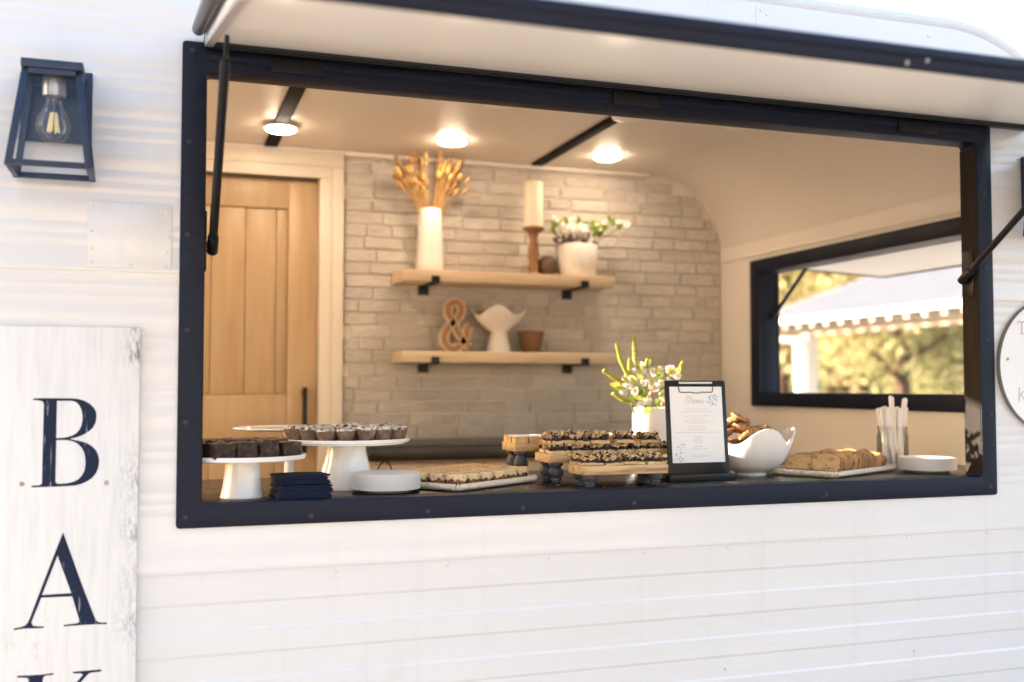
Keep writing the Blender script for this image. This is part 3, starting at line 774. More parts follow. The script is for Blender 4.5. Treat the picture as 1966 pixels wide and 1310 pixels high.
link('screw', gs, rs, (2.113 - 2.268, -0.0166, 1.461 - 1.443), (R(-90), 0, 0))

def sconce(cx, label):
    t = thing('wall_lantern', label, 'wall lamp', (cx, 0, 1.87), group='black lantern lamps beside the serving window')
    z = lambda v: v - 1.87
    M1 = lambda: MB()
    def P(*a, **k): return part(*a, local=True, **k)
    P('back_plate', MB().box(-0.065, 0.065, -0.017, -0.0062, z(1.868), z(2.012)), lantern_m, t, bevel=0.0015)
    P('arm', MB().box(-0.022, 0.022, -0.05, -0.0172, z(1.955), z(1.99)), lantern_m, t, bevel=0.001)
    # four corners of the tapered body: bottom and top
    B = [Vector((sx * 0.0685, y, z(1.7925))) for sx, y in ((-1, -0.147), (1, -0.147), (1, -0.024), (-1, -0.024))]
    Tp = [Vector((sx * 0.0475, y, z(1.974))) for sx, y in ((-1, -0.112), (1, -0.112), (1, -0.024), (-1, -0.024))]
    f = MB()
    def bar(a, b, w=0.0062):
        d = (b - a).normalized()
        f.tube([a, b], w * 1.25, n=4)
    w = 0.0060
    for i in range(4):
        a, b = B[i], Tp[i]
        f.add([a + Vector((dx, dy, 0)) for dx, dy in ((-w, -w), (w, -w), (w, w), (-w, w))] + [b + Vector((dx, dy, 0)) for dx, dy in ((-w, -w), (w, -w), (w, w), (-w, w))],
              [[0, 3, 2, 1], [4, 5, 6, 7], [0, 1, 5, 4], [1, 2, 6, 5], [2, 3, 7, 6], [3, 0, 4, 7]])
        j = (i + 1) % 4
        for Q, hh, ww in ((B, 0.0055, 0.0052), (Tp, 0.0055, 0.0052)):
            p, q = Q[i], Q[j]
            if abs(p.x - q.x) > abs(p.y - q.y):
                x0, x1 = sorted((p.x, q.x)); f.box(x0 + w + 0.0002, x1 - w - 0.0002, p.y - ww, p.y + ww, p.z + 0.0003, p.z + 2 * hh)
            else:
                y0, y1 = sorted((p.y, q.y)); f.box(p.x - ww, p.x + ww, y0 + w + 0.0002, y1 - w - 0.0002, p.z + 0.0003, p.z + 2 * hh)
    P('lantern_frame', f, lantern_m, t, bevel=0.0006)
    P('cap', MB().box(-0.0540, 0.0540, -0.1190, -0.018, z(1.9856), z(2.0015)), lantern_m, t, bevel=0.001)
    for i in (0, 1, 3):
        j = (i + 1) % 4
        c = (B[0] + B[2]) / 2
        ins = lambda v: v + (Vector((c.x, c.y, v.z)) - v).normalized() * 0.002
        quad = [ins(B[i]) + Vector((0, 0, 0.010)), ins(B[j]) + Vector((0, 0, 0.010)), ins(Tp[j]), ins(Tp[i])]
        P('glass_pane', MB().add(quad, [[0, 1, 2, 3]]), pane, t, smooth=0)
    P('socket', MB().lathe([(0.001, z(1.983)), (0.0215, z(1.983)), (0.0215, z(1.944)), (0.017, z(1.942)), (0.001, z(1.942))], c=(0, -0.068, 0), n=32), brass, t)
    bl = P('bulb', MB().lathe([(0.0145, z(1.943)), (0.0155, z(1.932)), (0.020, z(1.920)), (0.0295, z(1.903)), (0.0328, z(1.887)), (0.0305, z(1.872)), (0.021, z(1.861)), (0.010, z(1.8565)), (0.0008, z(1.8555))], c=(0, -0.068, 0), n=36, close=False), bulbglass, t)
    fm = MB()
    for k in range(6):
        a = R(60 * k + 15)
        fm.tube([(0.005 * math.cos(a), -0.068 + 0.005 * math.sin(a), z(1.913)), (0.0105 * math.cos(a), -0.068 + 0.0105 * math.sin(a), z(1.875))], 0.0020, n=6)
    P('filament', fm, filam, bl)
    P('stem', MB().lathe([(0.006, z(1.943)), (0.003, z(1.925)), (0.0025, z(1.912)), (0.0045, z(1.910)), (0.0005, z(1.909))], c=(0, -0.068, 0), n=14), pane, bl)
    return t
sconce(-0.235, 'black tapered glass lantern lamp with clear bulb, left of the serving window')
sconce(2.246, 'black lantern lamp right of the serving window, cut off by the right edge')
# ------------------------------------------------------------------ things on the counter
CT = 1.1476   # counter top

def stand(c, prof_foot, rp, zp, th, name_label, tier=False):
    t = thing('cake_stand', name_label, 'cake stand', (c[0], c[1], CT))
    part('pedestal', MB().lathe([(0.001, 0)] + prof_foot + [(0.001, prof_foot[-1][1])], n=64, close=False), ceramic, t, local=True, smooth=50)
    z = zp - CT
    pl = [(0.001, z), (rp - 0.02, z), (rp - 0.003, z + 0.003), (rp, z + th * 0.75), (rp - 0.0015, z + th), (rp - 0.005, z + th), (rp - 0.008, z + th - 0.003), (0.001, z + th - 0.0035)]
    if tier:
        pl = [(0.001, z), (rp - 0.03, z), (rp - 0.012, z + 0.002), (rp - 0.011, z + 0.005), (rp - 0.002, z + 0.0065), (rp, z + th * 0.85), (rp - 0.0015, z + th), (rp - 0.005, z + th), (rp - 0.008, z + th - 0.003), (0.001, z + th - 0.0035)]
    part('plate', MB().lathe(pl, n=96, close=False), ceramic, t, local=True, smooth=40)
    return z + CT + th - 0.0035

def frustum(r0, r1, h, n=8, bow=0.0):
    return [(r0 + (r1 - r0) * k / n - bow * math.sin(math.pi * k / n), h * k / n) for k in range(n + 1)]
z1 = stand((0.139, 0.116), [(0.0475, 0.0), (0.0478, 0.003)] + [(r, z + 0.003) for r, z in frustum(0.0465, 0.0365, 0.077, 6, 0.002)], 0.1365, 1.228, 0.0125, 'low white cake stand holding the brownies')
z2 = stand((0.387, 0.245), [(0.072, 0.0), (0.0725, 0.004), (0.069, 0.012), (0.064, 0.025), (0.0575, 0.045), (0.0515, 0.065), (0.0475, 0.085), (0.0455, 0.1035)], 0.1505, 1.2515, 0.0145, 'tall white cake stand with flared foot holding the mini cupcakes', True)
z3 = stand((0.285, 0.515), [(0.042, 0.0), (0.040, 0.006), (0.014, 0.014), (0.0115, 0.05), (0.0115, 0.11), (0.022, 0.1265)], 0.143, 1.2745, 0.0085, 'empty white cake stand at the back, behind the brownies')

def rough_block(sx, sy, sz, n, amp, freq, seed, top=1):
    mb = MB(); o = Vector((seed * 13.1, seed * 7.7, seed * 3.3))
    def add(fn, mi): mb.grid(fn, n + 1, n + 1, mi)
    f = lambda i: i / n - 0.5
    add(lambda i, j: Vector((f(i) * sx, f(j) * sy, sz)), top)
    add(lambda i, j: Vector((f(i) * sx, f(j) * sy, 0)), 0)
    for s in (-0.5, 0.5):
        add(lambda i, j: Vector((f(i) * sx, s * sy, (f(j) + 0.5) * sz)), 0)
        add(lambda i, j: Vector((s * sx, f(i) * sy, (f(j) + 0.5) * sz)), 0)
    V = []
    for v in mb.V:
        k = noise.noise_vector(v * freq + o) * amp
        if v.z < 1e-5: k.z = 0
        w = v + k
        e = (abs(v.x) / (sx / 2)) ** 6 + (abs(v.y) / (sy / 2)) ** 6
        if v.z > sz * 0.9: w.z -= 0.0016 * min(e, 1.5)
        V.append(w)
    mb.V = V
    return mb
def weld(name, mb, mats, smooth=50, d=1e-4):
    me = mesh(name, mb, mats, smooth=0)
    bm = bmesh.new(); bm.from_mesh(me)
    bmesh.ops.remove_doubles(bm, verts=bm.verts, dist=d)
    bmesh.ops.recalc_face_normals(bm, faces=bm.faces)
    bm.to_mesh(me); bm.free()
    me.polygons.foreach_set('use_smooth', [True] * len(me.polygons))
    if smooth: me.set_sharp_from_angle(angle=R(smooth))
    return me

# brownies on the low stand
bmesh_v = [weld('brownie', rough_block(0.047, 0.047, 0.034, 9, 0.0042, 85, k), [brownie_m, browntop_m], 60) for k in range(5)]
spots = []
a = R(24)
for i in range(-3, 4):
    for j in range(-3, 4):
        x, y = (i + 0.35) * 0.0525, (j - 0.15) * 0.0525
        X, Y = x * math.cos(a) - y * math.sin(a), x * math.sin(a) + y * math.cos(a)
        if math.hypot(X, Y) < 0.108: spots.append((X, Y))
fwd = Vector((math.sin(R(10)), math.cos(R(10))))
rgt = Vector((math.cos(R(10)), -math.sin(R(10))))
spots.sort(key=lambda p: p[0] * fwd.x + p[1] * fwd.y)
front = sorted(spots[:5], key=lambda p: p[0] * rgt.x + p[1] * rgt.y)
for k, (x, y) in enumerate(spots):
    o = link('brownie', bmesh_v[k % 5], None, (0.139 + x, 0.116 + y, z1 + 0.0006), (0, 0, a + R(random.uniform(-7, 7))), (random.uniform(0.9, 1.06), random.uniform(0.9, 1.08), random.uniform(0.88, 1.12)))
    lab = ('%s brownie from the left at the front of the low cake stand' % ORD[front.index((x, y))]) if (x, y) in front else 'dark brownie in the crowded rows behind the front on the low cake stand'
    tag(o, lab, 'brownie', 'brownies on the low cake stand')

# mini cupcakes on the tall stand
def cupwrapmesh():
    rp = lambda i, k, a: 1 + (0.035 if k % 2 else -0.035) * (0.4 + 0.6 * i / 4)
    return mesh('paper_cup', MB().lathe([(0.0150, 0), (0.0165, 0.006), (0.0185, 0.013), (0.0205, 0.0195), (0.0212, 0.0245), (0.0195, 0.0242), (0.001, 0.023)], n=60, rip=lambda i, k, a: rp(i, k, a) if i < 6 else 1), cupwrap, smooth=0)
def caketop(seed):
    o = Vector((seed * 9.0, seed * 4.0, 0))
    mb = MB().lathe([(0.0203, 0.0225), (0.0217, 0.0258), (0.0200, 0.0287), (0.0160, 0.0302), (0.0110, 0.0306), (0.0055, 0.0302), (0.0006, 0.0300)], n=28)
    mb.V = [v + noise.noise_vector(v * 170 + o) * 0.0019 for v in mb.V]
    return mesh('cake_top', mb, cuptop, smooth=60)
cw = cupwrapmesh(); ct = [caketop(k) for k in range(4)]
spots = [(0.124, k * 2 * math.pi / 17 + 0.1) for k in range(17)] + [(0.0785, k * 2 * math.pi / 10 + 0.3) for k in range(10)] + [(0.032, k * 2 * math.pi / 4 + 0.6) for k in range(4)]
pos = [(0.387 + r * math.cos(t) * random.uniform(0.985, 1.01), 0.245 + r * math.sin(t) * random.uniform(0.985, 1.01)) for r, t in spots]
fwd = Vector((math.sin(R(9)), math.cos(R(9)))); rgt = Vector((fwd.y, -fwd.x))
fl = sorted([p for p in pos[:17] if (p[0] - 0.387) * fwd.x + (p[1] - 0.245) * fwd.y < 0.01], key=lambda p: (p[0] - 0.387) * rgt.x + (p[1] - 0.245) * rgt.y)
for k, p in enumerate(pos):
    lab = ('%s mini cupcake from the left along the front edge of the tall cake stand' % ORD[fl.index(p)]) if p in fl else 'sugar dusted mini cupcake behind the front edge row on the tall cake stand'
    t = thing('mini_cupcake', lab, 'cupcake', (p[0], p[1], z2 + 0.0006), 'mini cupcakes on the tall cake stand', (R(random.uniform(-2.5, 2.5)), R(random.uniform(-2.5, 2.5)), random.uniform(0, 6)))
    t.scale = (random.uniform(0.95, 1.06),) * 2 + (random.uniform(0.90, 1.14),)
    link('paper_cup', cw, t); link('cake_top', ct[k % 4], t, None, (0, 0, random.uniform(0, 6)))

# navy napkins in two offset stacks
def napkin(seed, w=0.112, d=0.118, th=0.0021):
    def surf(zo):
        def fn(i, j):
            x, y = (i / 8 - 0.5) * w, (j / 8 - 0.5) * d
            z = zo + 0.0007 * noise.noise(Vector((x * 25, y * 25, seed * 3.1))) + 0.0011 * (abs(j / 8 - 0.5) * 2) ** 4 * math.sin(seed * 2.3) * 0.4
            return Vector((x, y, z))
        return fn
    mb = MB().grid(surf(0), 9, 9).grid(surf(th), 9, 9)
    n = 81
    per = [i for i in range(9)] + [9 * j + 8 for j in range(1, 9)] + [72 + i for i in range(7, -1, -1)] + [9 * j for j in range(7, 0, -1)]
    for q in range(len(per)):
        i, j = per[q], per[(q + 1) % len(per)]
        mb.F.append([i, j, j + n, i + n]); mb.M.append(0)
    return mesh('paper_napkin', mb, napkin_m, smooth=40)
nv = [napkin(k) for k in range(4)]
z = CT + 0.001
for k in range(11):
    rot = R(4 + random.uniform(-2.0, 2.0))
    o = link('paper_napkin', nv[k % 4], None, (0.258 + random.uniform(-0.003, 0.003) + 0.0006 * k, 0.074 + 0.0022 * k + random.uniform(-0.001, 0.001), z), (R(-1.0), 0, rot))
    tag(o, 'folded navy paper napkin in the lower stack on the black counter', 'napkin', 'navy napkins in the lower stack')
    z += 0.0024
for k in range(8):
    rot = R(1 + random.uniform(-2.5, 2.5))
    o = link('paper_napkin', nv[(k + 1) % 4], None, (0.262 + random.uniform(-0.003, 0.003), 0.106 + 0.0012 * k, z + 0.0004), (R(-1.5), 0, rot))
    lab = 'topmost folded navy napkin of the whole pile beside the brownie stand' if k == 7 else 'folded navy paper napkin in the upper, set back stack of the pile'
    tag(o, lab, 'napkin', 'navy napkins in the upper stack')
    z += 0.0025

# stacked paper plates
pm_ = mesh('paper_plate', MB().lathe([(0.001, 0), (0.052, 0), (0.056, 0.0012), (0.070, 0.0088), (0.0755, 0.0102), (0.0772, 0.0098), (0.0774, 0.0086), (0.0765, 0.0084), (0.0755, 0.0091), (0.070, 0.0102), (0.0555, 0.0028), (0.0515, 0.0016), (0.001, 0.0016)], n=72, close=False), paperplate, smooth=45)
for cx, cy, n, lt, lo, grp in ((0.458, 0.122, 16, 'topmost white paper plate of the stack beside the navy napkins', 'white paper plate within the stack beside the navy napkins', 'plates stacked beside the napkins'),
                               (2.005, 0.172, 15, 'topmost white plate of the stack by the right jamb of the serving window', 'white plate within the stack by the right jamb of the serving window', 'plates stacked by the right jamb')):
    for k in range(n):
        o = link('paper_plate', pm_, None, (cx + random.uniform(-0.0006, 0.0006), cy + random.uniform(-0.0006, 0.0006), CT + 0.0004 + 0.00225 * k), (0, 0, random.uniform(0, 6)))
        tag(o, lt if k == n - 1 else lo, 'plate', grp)

# ceramic trays with beaded edges
def tray(C, ang, L, W, label):
    t = thing('serving_tray', label, 'tray', (C[0], C[1], CT), None, (0, 0, ang))
    part('plate', MB().prism(rrect(0.004, L - 0.004, 0.004, W - 0.004, 0.018), 'z', 0.0035, 0.0085).prism(rrect(0.02, L - 0.02, 0.02, W - 0.02, 0.015), 'z', 0.0003, 0.0035), traym, t, local=True, bevel=0.001)
    b = MB()
    path = rrect(0.004, L - 0.004, 0.004, W - 0.004, 0.018, 6)
    path.append(path[0])
    acc, nxt = 0.0, 0.0
    for p, q in zip(path, path[1:]):
        d = math.hypot(q[0] - p[0], q[1] - p[1])
        while nxt <= acc + d:
            u = (nxt - acc) / d if d else 0
            ang2 = math.atan2(q[1] - p[1], q[0] - p[0])
            b.lump((p[0] + (q[0] - p[0]) * u, p[1] + (q[1] - p[1]) * u, 0.0112), 0.0068, 2, scale=(0.62, 1.0, 1.15), rot=Matrix.Rotation(ang2, 3, 'Z') @ Matrix.Rotation(R(22), 3, 'Y'))
            nxt += 0.0082
        acc += d
    part('beaded_rim', b, traym, t, local=True, kind='stuff', smooth=0).data.polygons.foreach_set('use_smooth', [True] * len(b.F))
    return t
A1, C1 = R(35.2), (0.608, 0.048)
tray(C1, A1, 0.325, 0.235, 'cream beaded tray carrying the mini cheesecakes')
A2, C2 = R(27.5), (1.634, 0.070)
tray(C2, A2, 0.385, 0.225, 'cream beaded tray carrying the sliced banana bread')
def on_tray(C, A, u, v): return (C[0] + u * math.cos(A) - v * math.sin(A), C[1] + u * math.sin(A) + v * math.cos(A))

def cheesecake(seed):
    random.seed(seed)
    n = 32
    ed = [0.0150 + 0.0080 * noise.noise(Vector((math.cos(2 * math.pi * k / n) * 4.5, math.sin(2 * math.pi * k / n) * 4.5, seed * 5.0))) + random.uniform(-0.0022, 0.0022) for k in range(n)]
    c = MB()
    pr = [(0.0195, 0.0), (0.0208, 0.003), (0.0218, 0.010), (0.0224, 0.022)]
    c.lathe(pr, n=n)
    c.V = [v + noise.noise_vector(v * 160) * 0.0007 for v in c.V]
    tp = MB()
    V = []
    for k in range(n):
        a = 2 * math.pi * k / n
        z0 = min(0.0205, max(0.005, ed[k]))
        for r, z in ((0.0216 + z0 * 0.03, z0), (0.0231 + z0 * 0.02, z0 + 0.0010), (0.0236, 0.0232), (0.0240, 0.0272), (0.0232, 0.0290)):
            V.append((r * math.cos(a), r * math.sin(a), z))
    F = [[5 * k + i, 5 * ((k + 1) % n) + i, 5 * ((k + 1) % n) + i + 1, 5 * k + i + 1] for k in range(n) for i in range(4)]
    tp.add(V, F)
    cap = MB().lathe([(0.0232, 0.0290), (0.0215, 0.0302), (0.0185, 0.0290), (0.012, 0.0282), (0.006, 0.0284), (0.0005, 0.0286)], n=n)
    tp.add(cap.V, cap.F, 1)
    tp.V = [v + noise.noise_vector(v * 110 + Vector((seed, 0, 0))) * 0.0009 for v in tp.V]
    return mesh('crust', c, crustm, smooth=50), mesh('topping', tp, [creamtop, goldtop], smooth=50)
cv = [cheesecake(k) for k in range(4)]
random.seed(11)
for j in range(4):
    for i in range(6):
        u, v = 0.036 + i * 0.0505, 0.036 + j * 0.0535
        x, y = on_tray(C1, A1, u + random.uniform(-0.002, 0.002) + (0.004 if j % 2 else 0), v + random.uniform(-0.002, 0.002))
        if j == 0: lab = '%s mini cheesecake from the left in the nearest row on the cream tray' % ORD[i]
        elif i == 0: lab = '%s mini cheesecake along the short left end of the cream tray, behind the corner' % ORD[j - 1]
        else: lab = 'golden topped mini cheesecake among the inner rows of the cream tray'
        t = thing('mini_cheesecake', lab, 'cheesecake', (x, y, CT + 0.0088), 'mini cheesecakes on the cream tray', (0, 0, random.uniform(0, 6)))
        a_, b_ = cv[(i * 3 + j) % 4]
        link('crust', a_, t); link('topping', b_, t)

# banana bread slices
def slice_mesh(seed):
    random.seed(seed)
    w, h, th = 0.074, 0.052, 0.0145
    P = [(-w / 2 + 0.004, 0.0), (w / 2 - 0.004, 0.0), (w / 2, 0.006), (w / 2 + 0.001, h * 0.62), (w / 2 - 0.006, h * 0.80), (w * 0.26, h * 0.95), (0.0, h), (-w * 0.26, h * 0.95), (-w / 2 + 0.006, h * 0.8), (-w / 2 - 0.001, h * 0.62), (-w / 2, 0.006)]
    P = [(a + random.uniform(-0.0012, 0.0012), b + random.uniform(-0.001, 0.001)) for a, b in P]
    inn = [(a * 0.965, 0.0009 + b * 0.955) for a, b in P]
    c = MB().prism(inn, 'x', -th / 2 - 0.0003, th / 2 + 0.0003)
    r = MB().ring(P, inn, 'x', -th / 2, th / 2)
    for m in (c, r):
        m.V = [v + noise.noise_vector(v * 120 + Vector((seed, 0, 0))) * 0.0014 + noise.noise_vector(v * 45 + Vector((seed * 3.0, 5, 0))) * 0.0032 for v in m.V]
    bm_ = mesh('bread_slice', c, breadc, smooth=30)
    return bm_, mesh('crust', r, breadcrust, smooth=30)
sv = [slice_mesh(k) for k in range(4)]
random.seed(5)
for row, v0, n in ((0, 0.058, 12), (1, 0.142, 12)):
    for k in range(n):
        u = 0.050 + k * 0.0250
        x, y = on_tray(C2, A2, u + random.uniform(-0.002, 0.002), v0 + random.uniform(-0.004, 0.004))
        lab = ('%s banana bread slice from the left in the front row of the right tray' % ORD[k]) if row == 0 else 'banana bread slice leaning in the rear row of the right tray'
        lean = R(36 + random.uniform(-9, 9)) if k else R(34)
        t = thing('bread_slice', lab, 'bread', (x, y, CT + 0.0125), 'banana bread slices on the right tray')
        t.rotation_euler = (R(random.uniform(-5, 5)), lean, A2 + R(random.uniform(-15, 15)))
        t.scale = (1, random.uniform(0.88, 1.06), random.uniform(0.86, 1.06))
        a_, b_ = sv[(k + row) % 4]
        link('crumb', a_, t); link('crust', b_, t)

# stepped wooden risers with turned legs
def riser(x0, x1, y0, y1, zt, label):
    t = thing('wooden_riser', label, 'riser', ((x0 + x1) / 2, (y0 + y1) / 2, CT))
    part('board', MB().prism(rrect(x0, x1, y0, y1, 0.006, 3), 'z', zt - 0.0215, zt), oak2, t, bevel=0.002)
    h = zt - 0.0217 - CT
    if h > 0.035:
        pr = [(0.001, h), (0.0185, h), (0.019, h - 0.006), (0.0135, h - 0.010), (0.0125, h - 0.0125), (0.0185, h * 0.62), (0.0198, h * 0.50), (0.0175, h * 0.36), (0.0125, h * 0.24), (0.0145, h * 0.20), (0.0145, h * 0.14), (0.0118, h * 0.10), (0.0118, 0.0003), (0.001, 0.0003)]
    else:
        pr = [(0.001, h), (0.0205, h), (0.0205, h - 0.004), (0.0185, h * 0.62), (0.0125, h * 0.40), (0.0138, h * 0.3), (0.0118, h * 0.18), (0.0118, 0.0003), (0.001, 0.0003)]
    lm_ = mesh('leg', MB().lathe(pr, n=28, close=False), greyleg, smooth=50)
    for x in (x0 + 0.026, x1 - 0.026):
        for y in (y0 + 0.024, y1 - 0.024):
            link('leg', lm_, t, (x - (x0 + x1) / 2, y - (y0 + y1) / 2, 0))
riser(0.917, 1.142, 0.058, 0.160, 1.1985, 'front and lowest wooden riser with short grey legs')
riser(0.880, 1.215, 0.188, 0.298, 1.2195, 'middle wooden riser with grey turned legs under double stacked bars')
riser(0.846, 1.272, 0.355, 0.465, 1.2385, 'rear and tallest wooden riser carrying the lemon bars')

def crumble_bar(seed):
    random.seed(seed)
    L, W = 0.050, 0.042
    base = rough_block(L, W, 0.0085, 5, 0.0016, 90, seed, 0)
    f = MB()
    for k in range(34):
        f.lump((random.uniform(-0.5, 0.5) * L * 0.96, random.uniform(-0.5, 0.5) * W * 0.96, random.uniform(0.009, 0.0165)), random.uniform(0.0035, 0.0062), 1, jit=0.6)
    c = MB()
    for k in range(46):
        c.lump((random.uniform(-0.5, 0.5) * L * 0.95, random.uniform(-0.5, 0.5) * W * 0.95, random.triangular(0.013, 0.0255, 0.019)), random.uniform(0.0025, 0.0066), 1, jit=0.8)
    for k in range(15):
        f.lump((random.uniform(-0.5, 0.5) * L * 0.98, random.uniform(-0.5, 0.5) * W * 0.98, random.uniform(0.017, 0.0245)), random.uniform(0.003, 0.0042), 1, jit=0.3)
    return weld('crust', base, crumb, 50), mesh('filling', f, berry, smooth=70), mesh('crumble', c, crumb, smooth=70)
bv = [crumble_bar(k + 20) for k in range(4)]
random.seed(3)
def put_bar(x, y, z, lab):
    t = thing('crumble_bar', lab, 'dessert bar', (x, y, z), 'blueberry crumble bars on the risers', (0, 0, R(random.uniform(-6, 6)) + (math.pi if random.random() < 0.5 else 0)))
    k = random.randrange(4)
    t.scale = (random.uniform(0.92, 1.08), random.uniform(0.92, 1.05), random.uniform(0.85, 1.2))
    t.rotation_euler[0] = R(random.uniform(-3, 3)); t.rotation_euler[1] = R(random.uniform(-3, 3))
    for n_, m_ in zip(('crust', 'filling', 'crumble'), bv[k]): link(n_, m_, t)
for r_, y in enumerate((0.085, 0.132)):
    for k in range(4):
        put_bar(0.947 + 0.0545 * k + random.uniform(-0.002, 0.002), y, 1.199, ('%s blueberry crumble bar from the left on the front edge of the lowest riser' % ORD[k]) if r_ == 0 else 'blueberry crumble bar in the back row of the lowest riser')
for lay in range(2):
    for r_, y in enumerate((0.214, 0.262)):
        for k in range(6):
            x = 0.913 + 0.0545 * k + random.uniform(-0.003, 0.003) + (0.006 if lay else 0)
            if lay: x += (0.0, -0.004, -0.008, 0.008, 0.022, 0.03)[k]
            if lay and (k == 5 or (r_ and k > 2)): continue
            if r_ == 0: lab = '%s crumble bar from the left, front of the %s layer, middle riser' % (ORD[k], 'upper' if lay else 'lower')
            else: lab = 'blueberry crumble bar in the back row of the middle riser, %s layer' % ('upper' if lay else 'lower')
            put_bar(x, y + random.uniform(-0.003, 0.003), 1.220 + lay * 0.0235, lab)
lb = [(weld('base', rough_block(0.0345, 0.032, 0.0155, 5, 0.0011, 110, k + 40, 0), lemon, 50), weld('sugar_top', rough_block(0.0335, 0.031, 0.0028, 5, 0.0008, 120, k + 60, 0), sugar, 50)) for k in range(3)]
for r_, y in enumerate((0.378, 0.4135, 0.4485)):
    for k in range(11):
        lab = ('%s lemon bar from the left at the front of the rear riser' % ORD[k]) if r_ == 0 else 'sugar topped lemon bar in the %s row of the rear riser' % ('middle' if r_ == 1 else 'back')
        t = thing('lemon_bar', lab, 'dessert bar', (0.869 + 0.0382 * k + random.uniform(-0.0015, 0.0015), y + random.uniform(-0.001, 0.001), 1.2388), 'lemon bars on the rear riser', (0, 0, R(random.uniform(-5, 5))))
        a_, b_ = lb[(k + r_) % 3]
        link('base', a_, t); link('sugar_top', b_, t, (0, 0, 0.0152))

# menu on a clipboard in a black stand
CB = Matrix.Translation((1.2795, 0.155, CT)) @ Matrix.Rotation(R(-5), 4, 'X')
cb = thing('menu_clipboard', 'black clipboard standing upright with the white dessert menu', 'clipboard', (1.2795, 0.155, CT))
b = MB().prism(rrect(-0.0875, 0.0875, 0.010, 0.256, 0.005, 4), 'y', 0.0, 0.0045)
b.V = [CB @ v for v in b.V]
part('board', b, blackm, cb, bevel=0.0006)
part('stand_base', MB().box(1.186, 1.375, 0.135, 0.1535, CT + 0.0003, CT + 0.0175).box(1.186, 1.375, 0.1655, 0.205, CT + 0.0003, CT + 0.0175).box(1.192, 1.369, 0.1538, 0.1652, CT + 0.0003, CT + 0.009), blackm, cb, bevel=0.001)
pp = MB().box(-0.0755, 0.0755, -0.0012, -0.0004, 0.045, 0.240, T=CB)
part('paper', pp, paper, cb)
sl = MB().box(-0.049, 0.049, -0.0018, -0.0003, 0.2475, 0.2525, T=CB)
part('clip_bar', sl, brass, cb)
wire = [(-0.049, 0.250), (-0.049, 0.229), (-0.045, 0.2255), (-0.012, 0.2255), (-0.008, 0.2235), (0.008, 0.2235), (0.012, 0.2255), (0.045, 0.2255), (0.049, 0.229), (0.049, 0.250)]
part('clip_wire', MB().tube([CB @ Vector((x, -0.0026, z)) for x, z in wire], 0.0011, n=8), blackm, cb)
def ribbon(mb, pts, w, y=-0.0015):
    for p, q in zip(pts, pts[1:]):
        d = Vector((q[0] - p[0], 0, q[1] - p[1]))
        if d.length < 1e-6: continue
        n = Vector((-d.z, 0, d.x)).normalized() * w / 2
        a_, b_ = Vector((p[0], y, p[1])), Vector((q[0], y, q[1]))
        mb.add([CB @ v for v in (a_ - n, b_ - n, b_ + n, a_ + n)], [[0, 1, 2, 3]])
scr = MB()
def curve(pts, n=6):
    out = []
    P = [pts[0]] + list(pts) + [pts[-1]]
    for i in range(1, len(P) - 2):
        for k in range(n):
            t = k / n
            out.append(tuple(0.5 * ((2 * P[i][c]) + (-P[i-1][c] + P[i+1][c]) * t + (2*P[i-1][c] - 5*P[i][c] + 4*P[i+1][c] - P[i+2][c]) * t*t + (-P[i-1][c] + 3*P[i][c] - 3*P[i+1][c] + P[i+2][c]) * t**3) for c in (0, 1)))
    return out + [pts[-1]]
M_ = [(-0.030, 0.196), (-0.0265, 0.2165), (-0.0205, 0.2145), (-0.0205, 0.1985), (-0.0155, 0.2145), (-0.0125, 0.208), (-0.012, 0.197), (-0.0085, 0.2005), (-0.005, 0.2045), (-0.007, 0.2060), (-0.0095, 0.2025), (-0.0075, 0.1975), (-0.003, 0.2005), (0.0, 0.2055), (0.0005, 0.198), (0.004, 0.2055), (0.0065, 0.2045), (0.0065, 0.198), (0.0115, 0.2055), (0.0115, 0.1985), (0.0145, 0.1985), (0.018, 0.2055), (0.0185, 0.1975), (0.023, 0.200)]
ribbon(scr, curve(M_), 0.0009)
ribbon(scr, curve([(-0.02, 0.0605), (-0.015, 0.065), (-0.013, 0.060), (-0.008, 0.0625), (-0.004, 0.060), (0.001, 0.0625), (0.004, 0.0595), (0.009, 0.066), (0.012, 0.060), (0.018, 0.0625), (0.024, 0.060), (0.03, 0.0625), (0.036, 0.0605)]), 0.0006)
part('menu_heading', scr, inkdark, cb, smooth=0)
tx = MB()
random.seed(2)
for z, w in ((0.1815, 0.066), (0.1745, 0.092), (0.1635, 0.076), (0.157, 0.040), (0.1505, 0.076), (0.1455, 0.056), (0.1355, 0.050), (0.1285, 0.058), (0.1215, 0.126), (0.1105, 0.020), (0.1055, 0.024), (0.1005, 0.030), (0.0955, 0.024), (0.0845, 0.024), (0.079, 0.054)):
    x = -w / 2
    while x < w / 2 - 0.001:
        l = random.uniform(0.0035, 0.0105)
        l = min(l, w / 2 - x)
        q = x
        while q < x + l - 0.0004:           # words set in a type too small to read
            hgt = random.choice((0.0011, 0.0013, 0.0018))
            ribbon(tx, [(q, z + hgt / 2), (q + 0.0008, z + hgt / 2)], hgt)
            q += 0.0012
        x += l + 0.0017
part('menu_text', tx, ink, cb, kind='stuff', smooth=0)
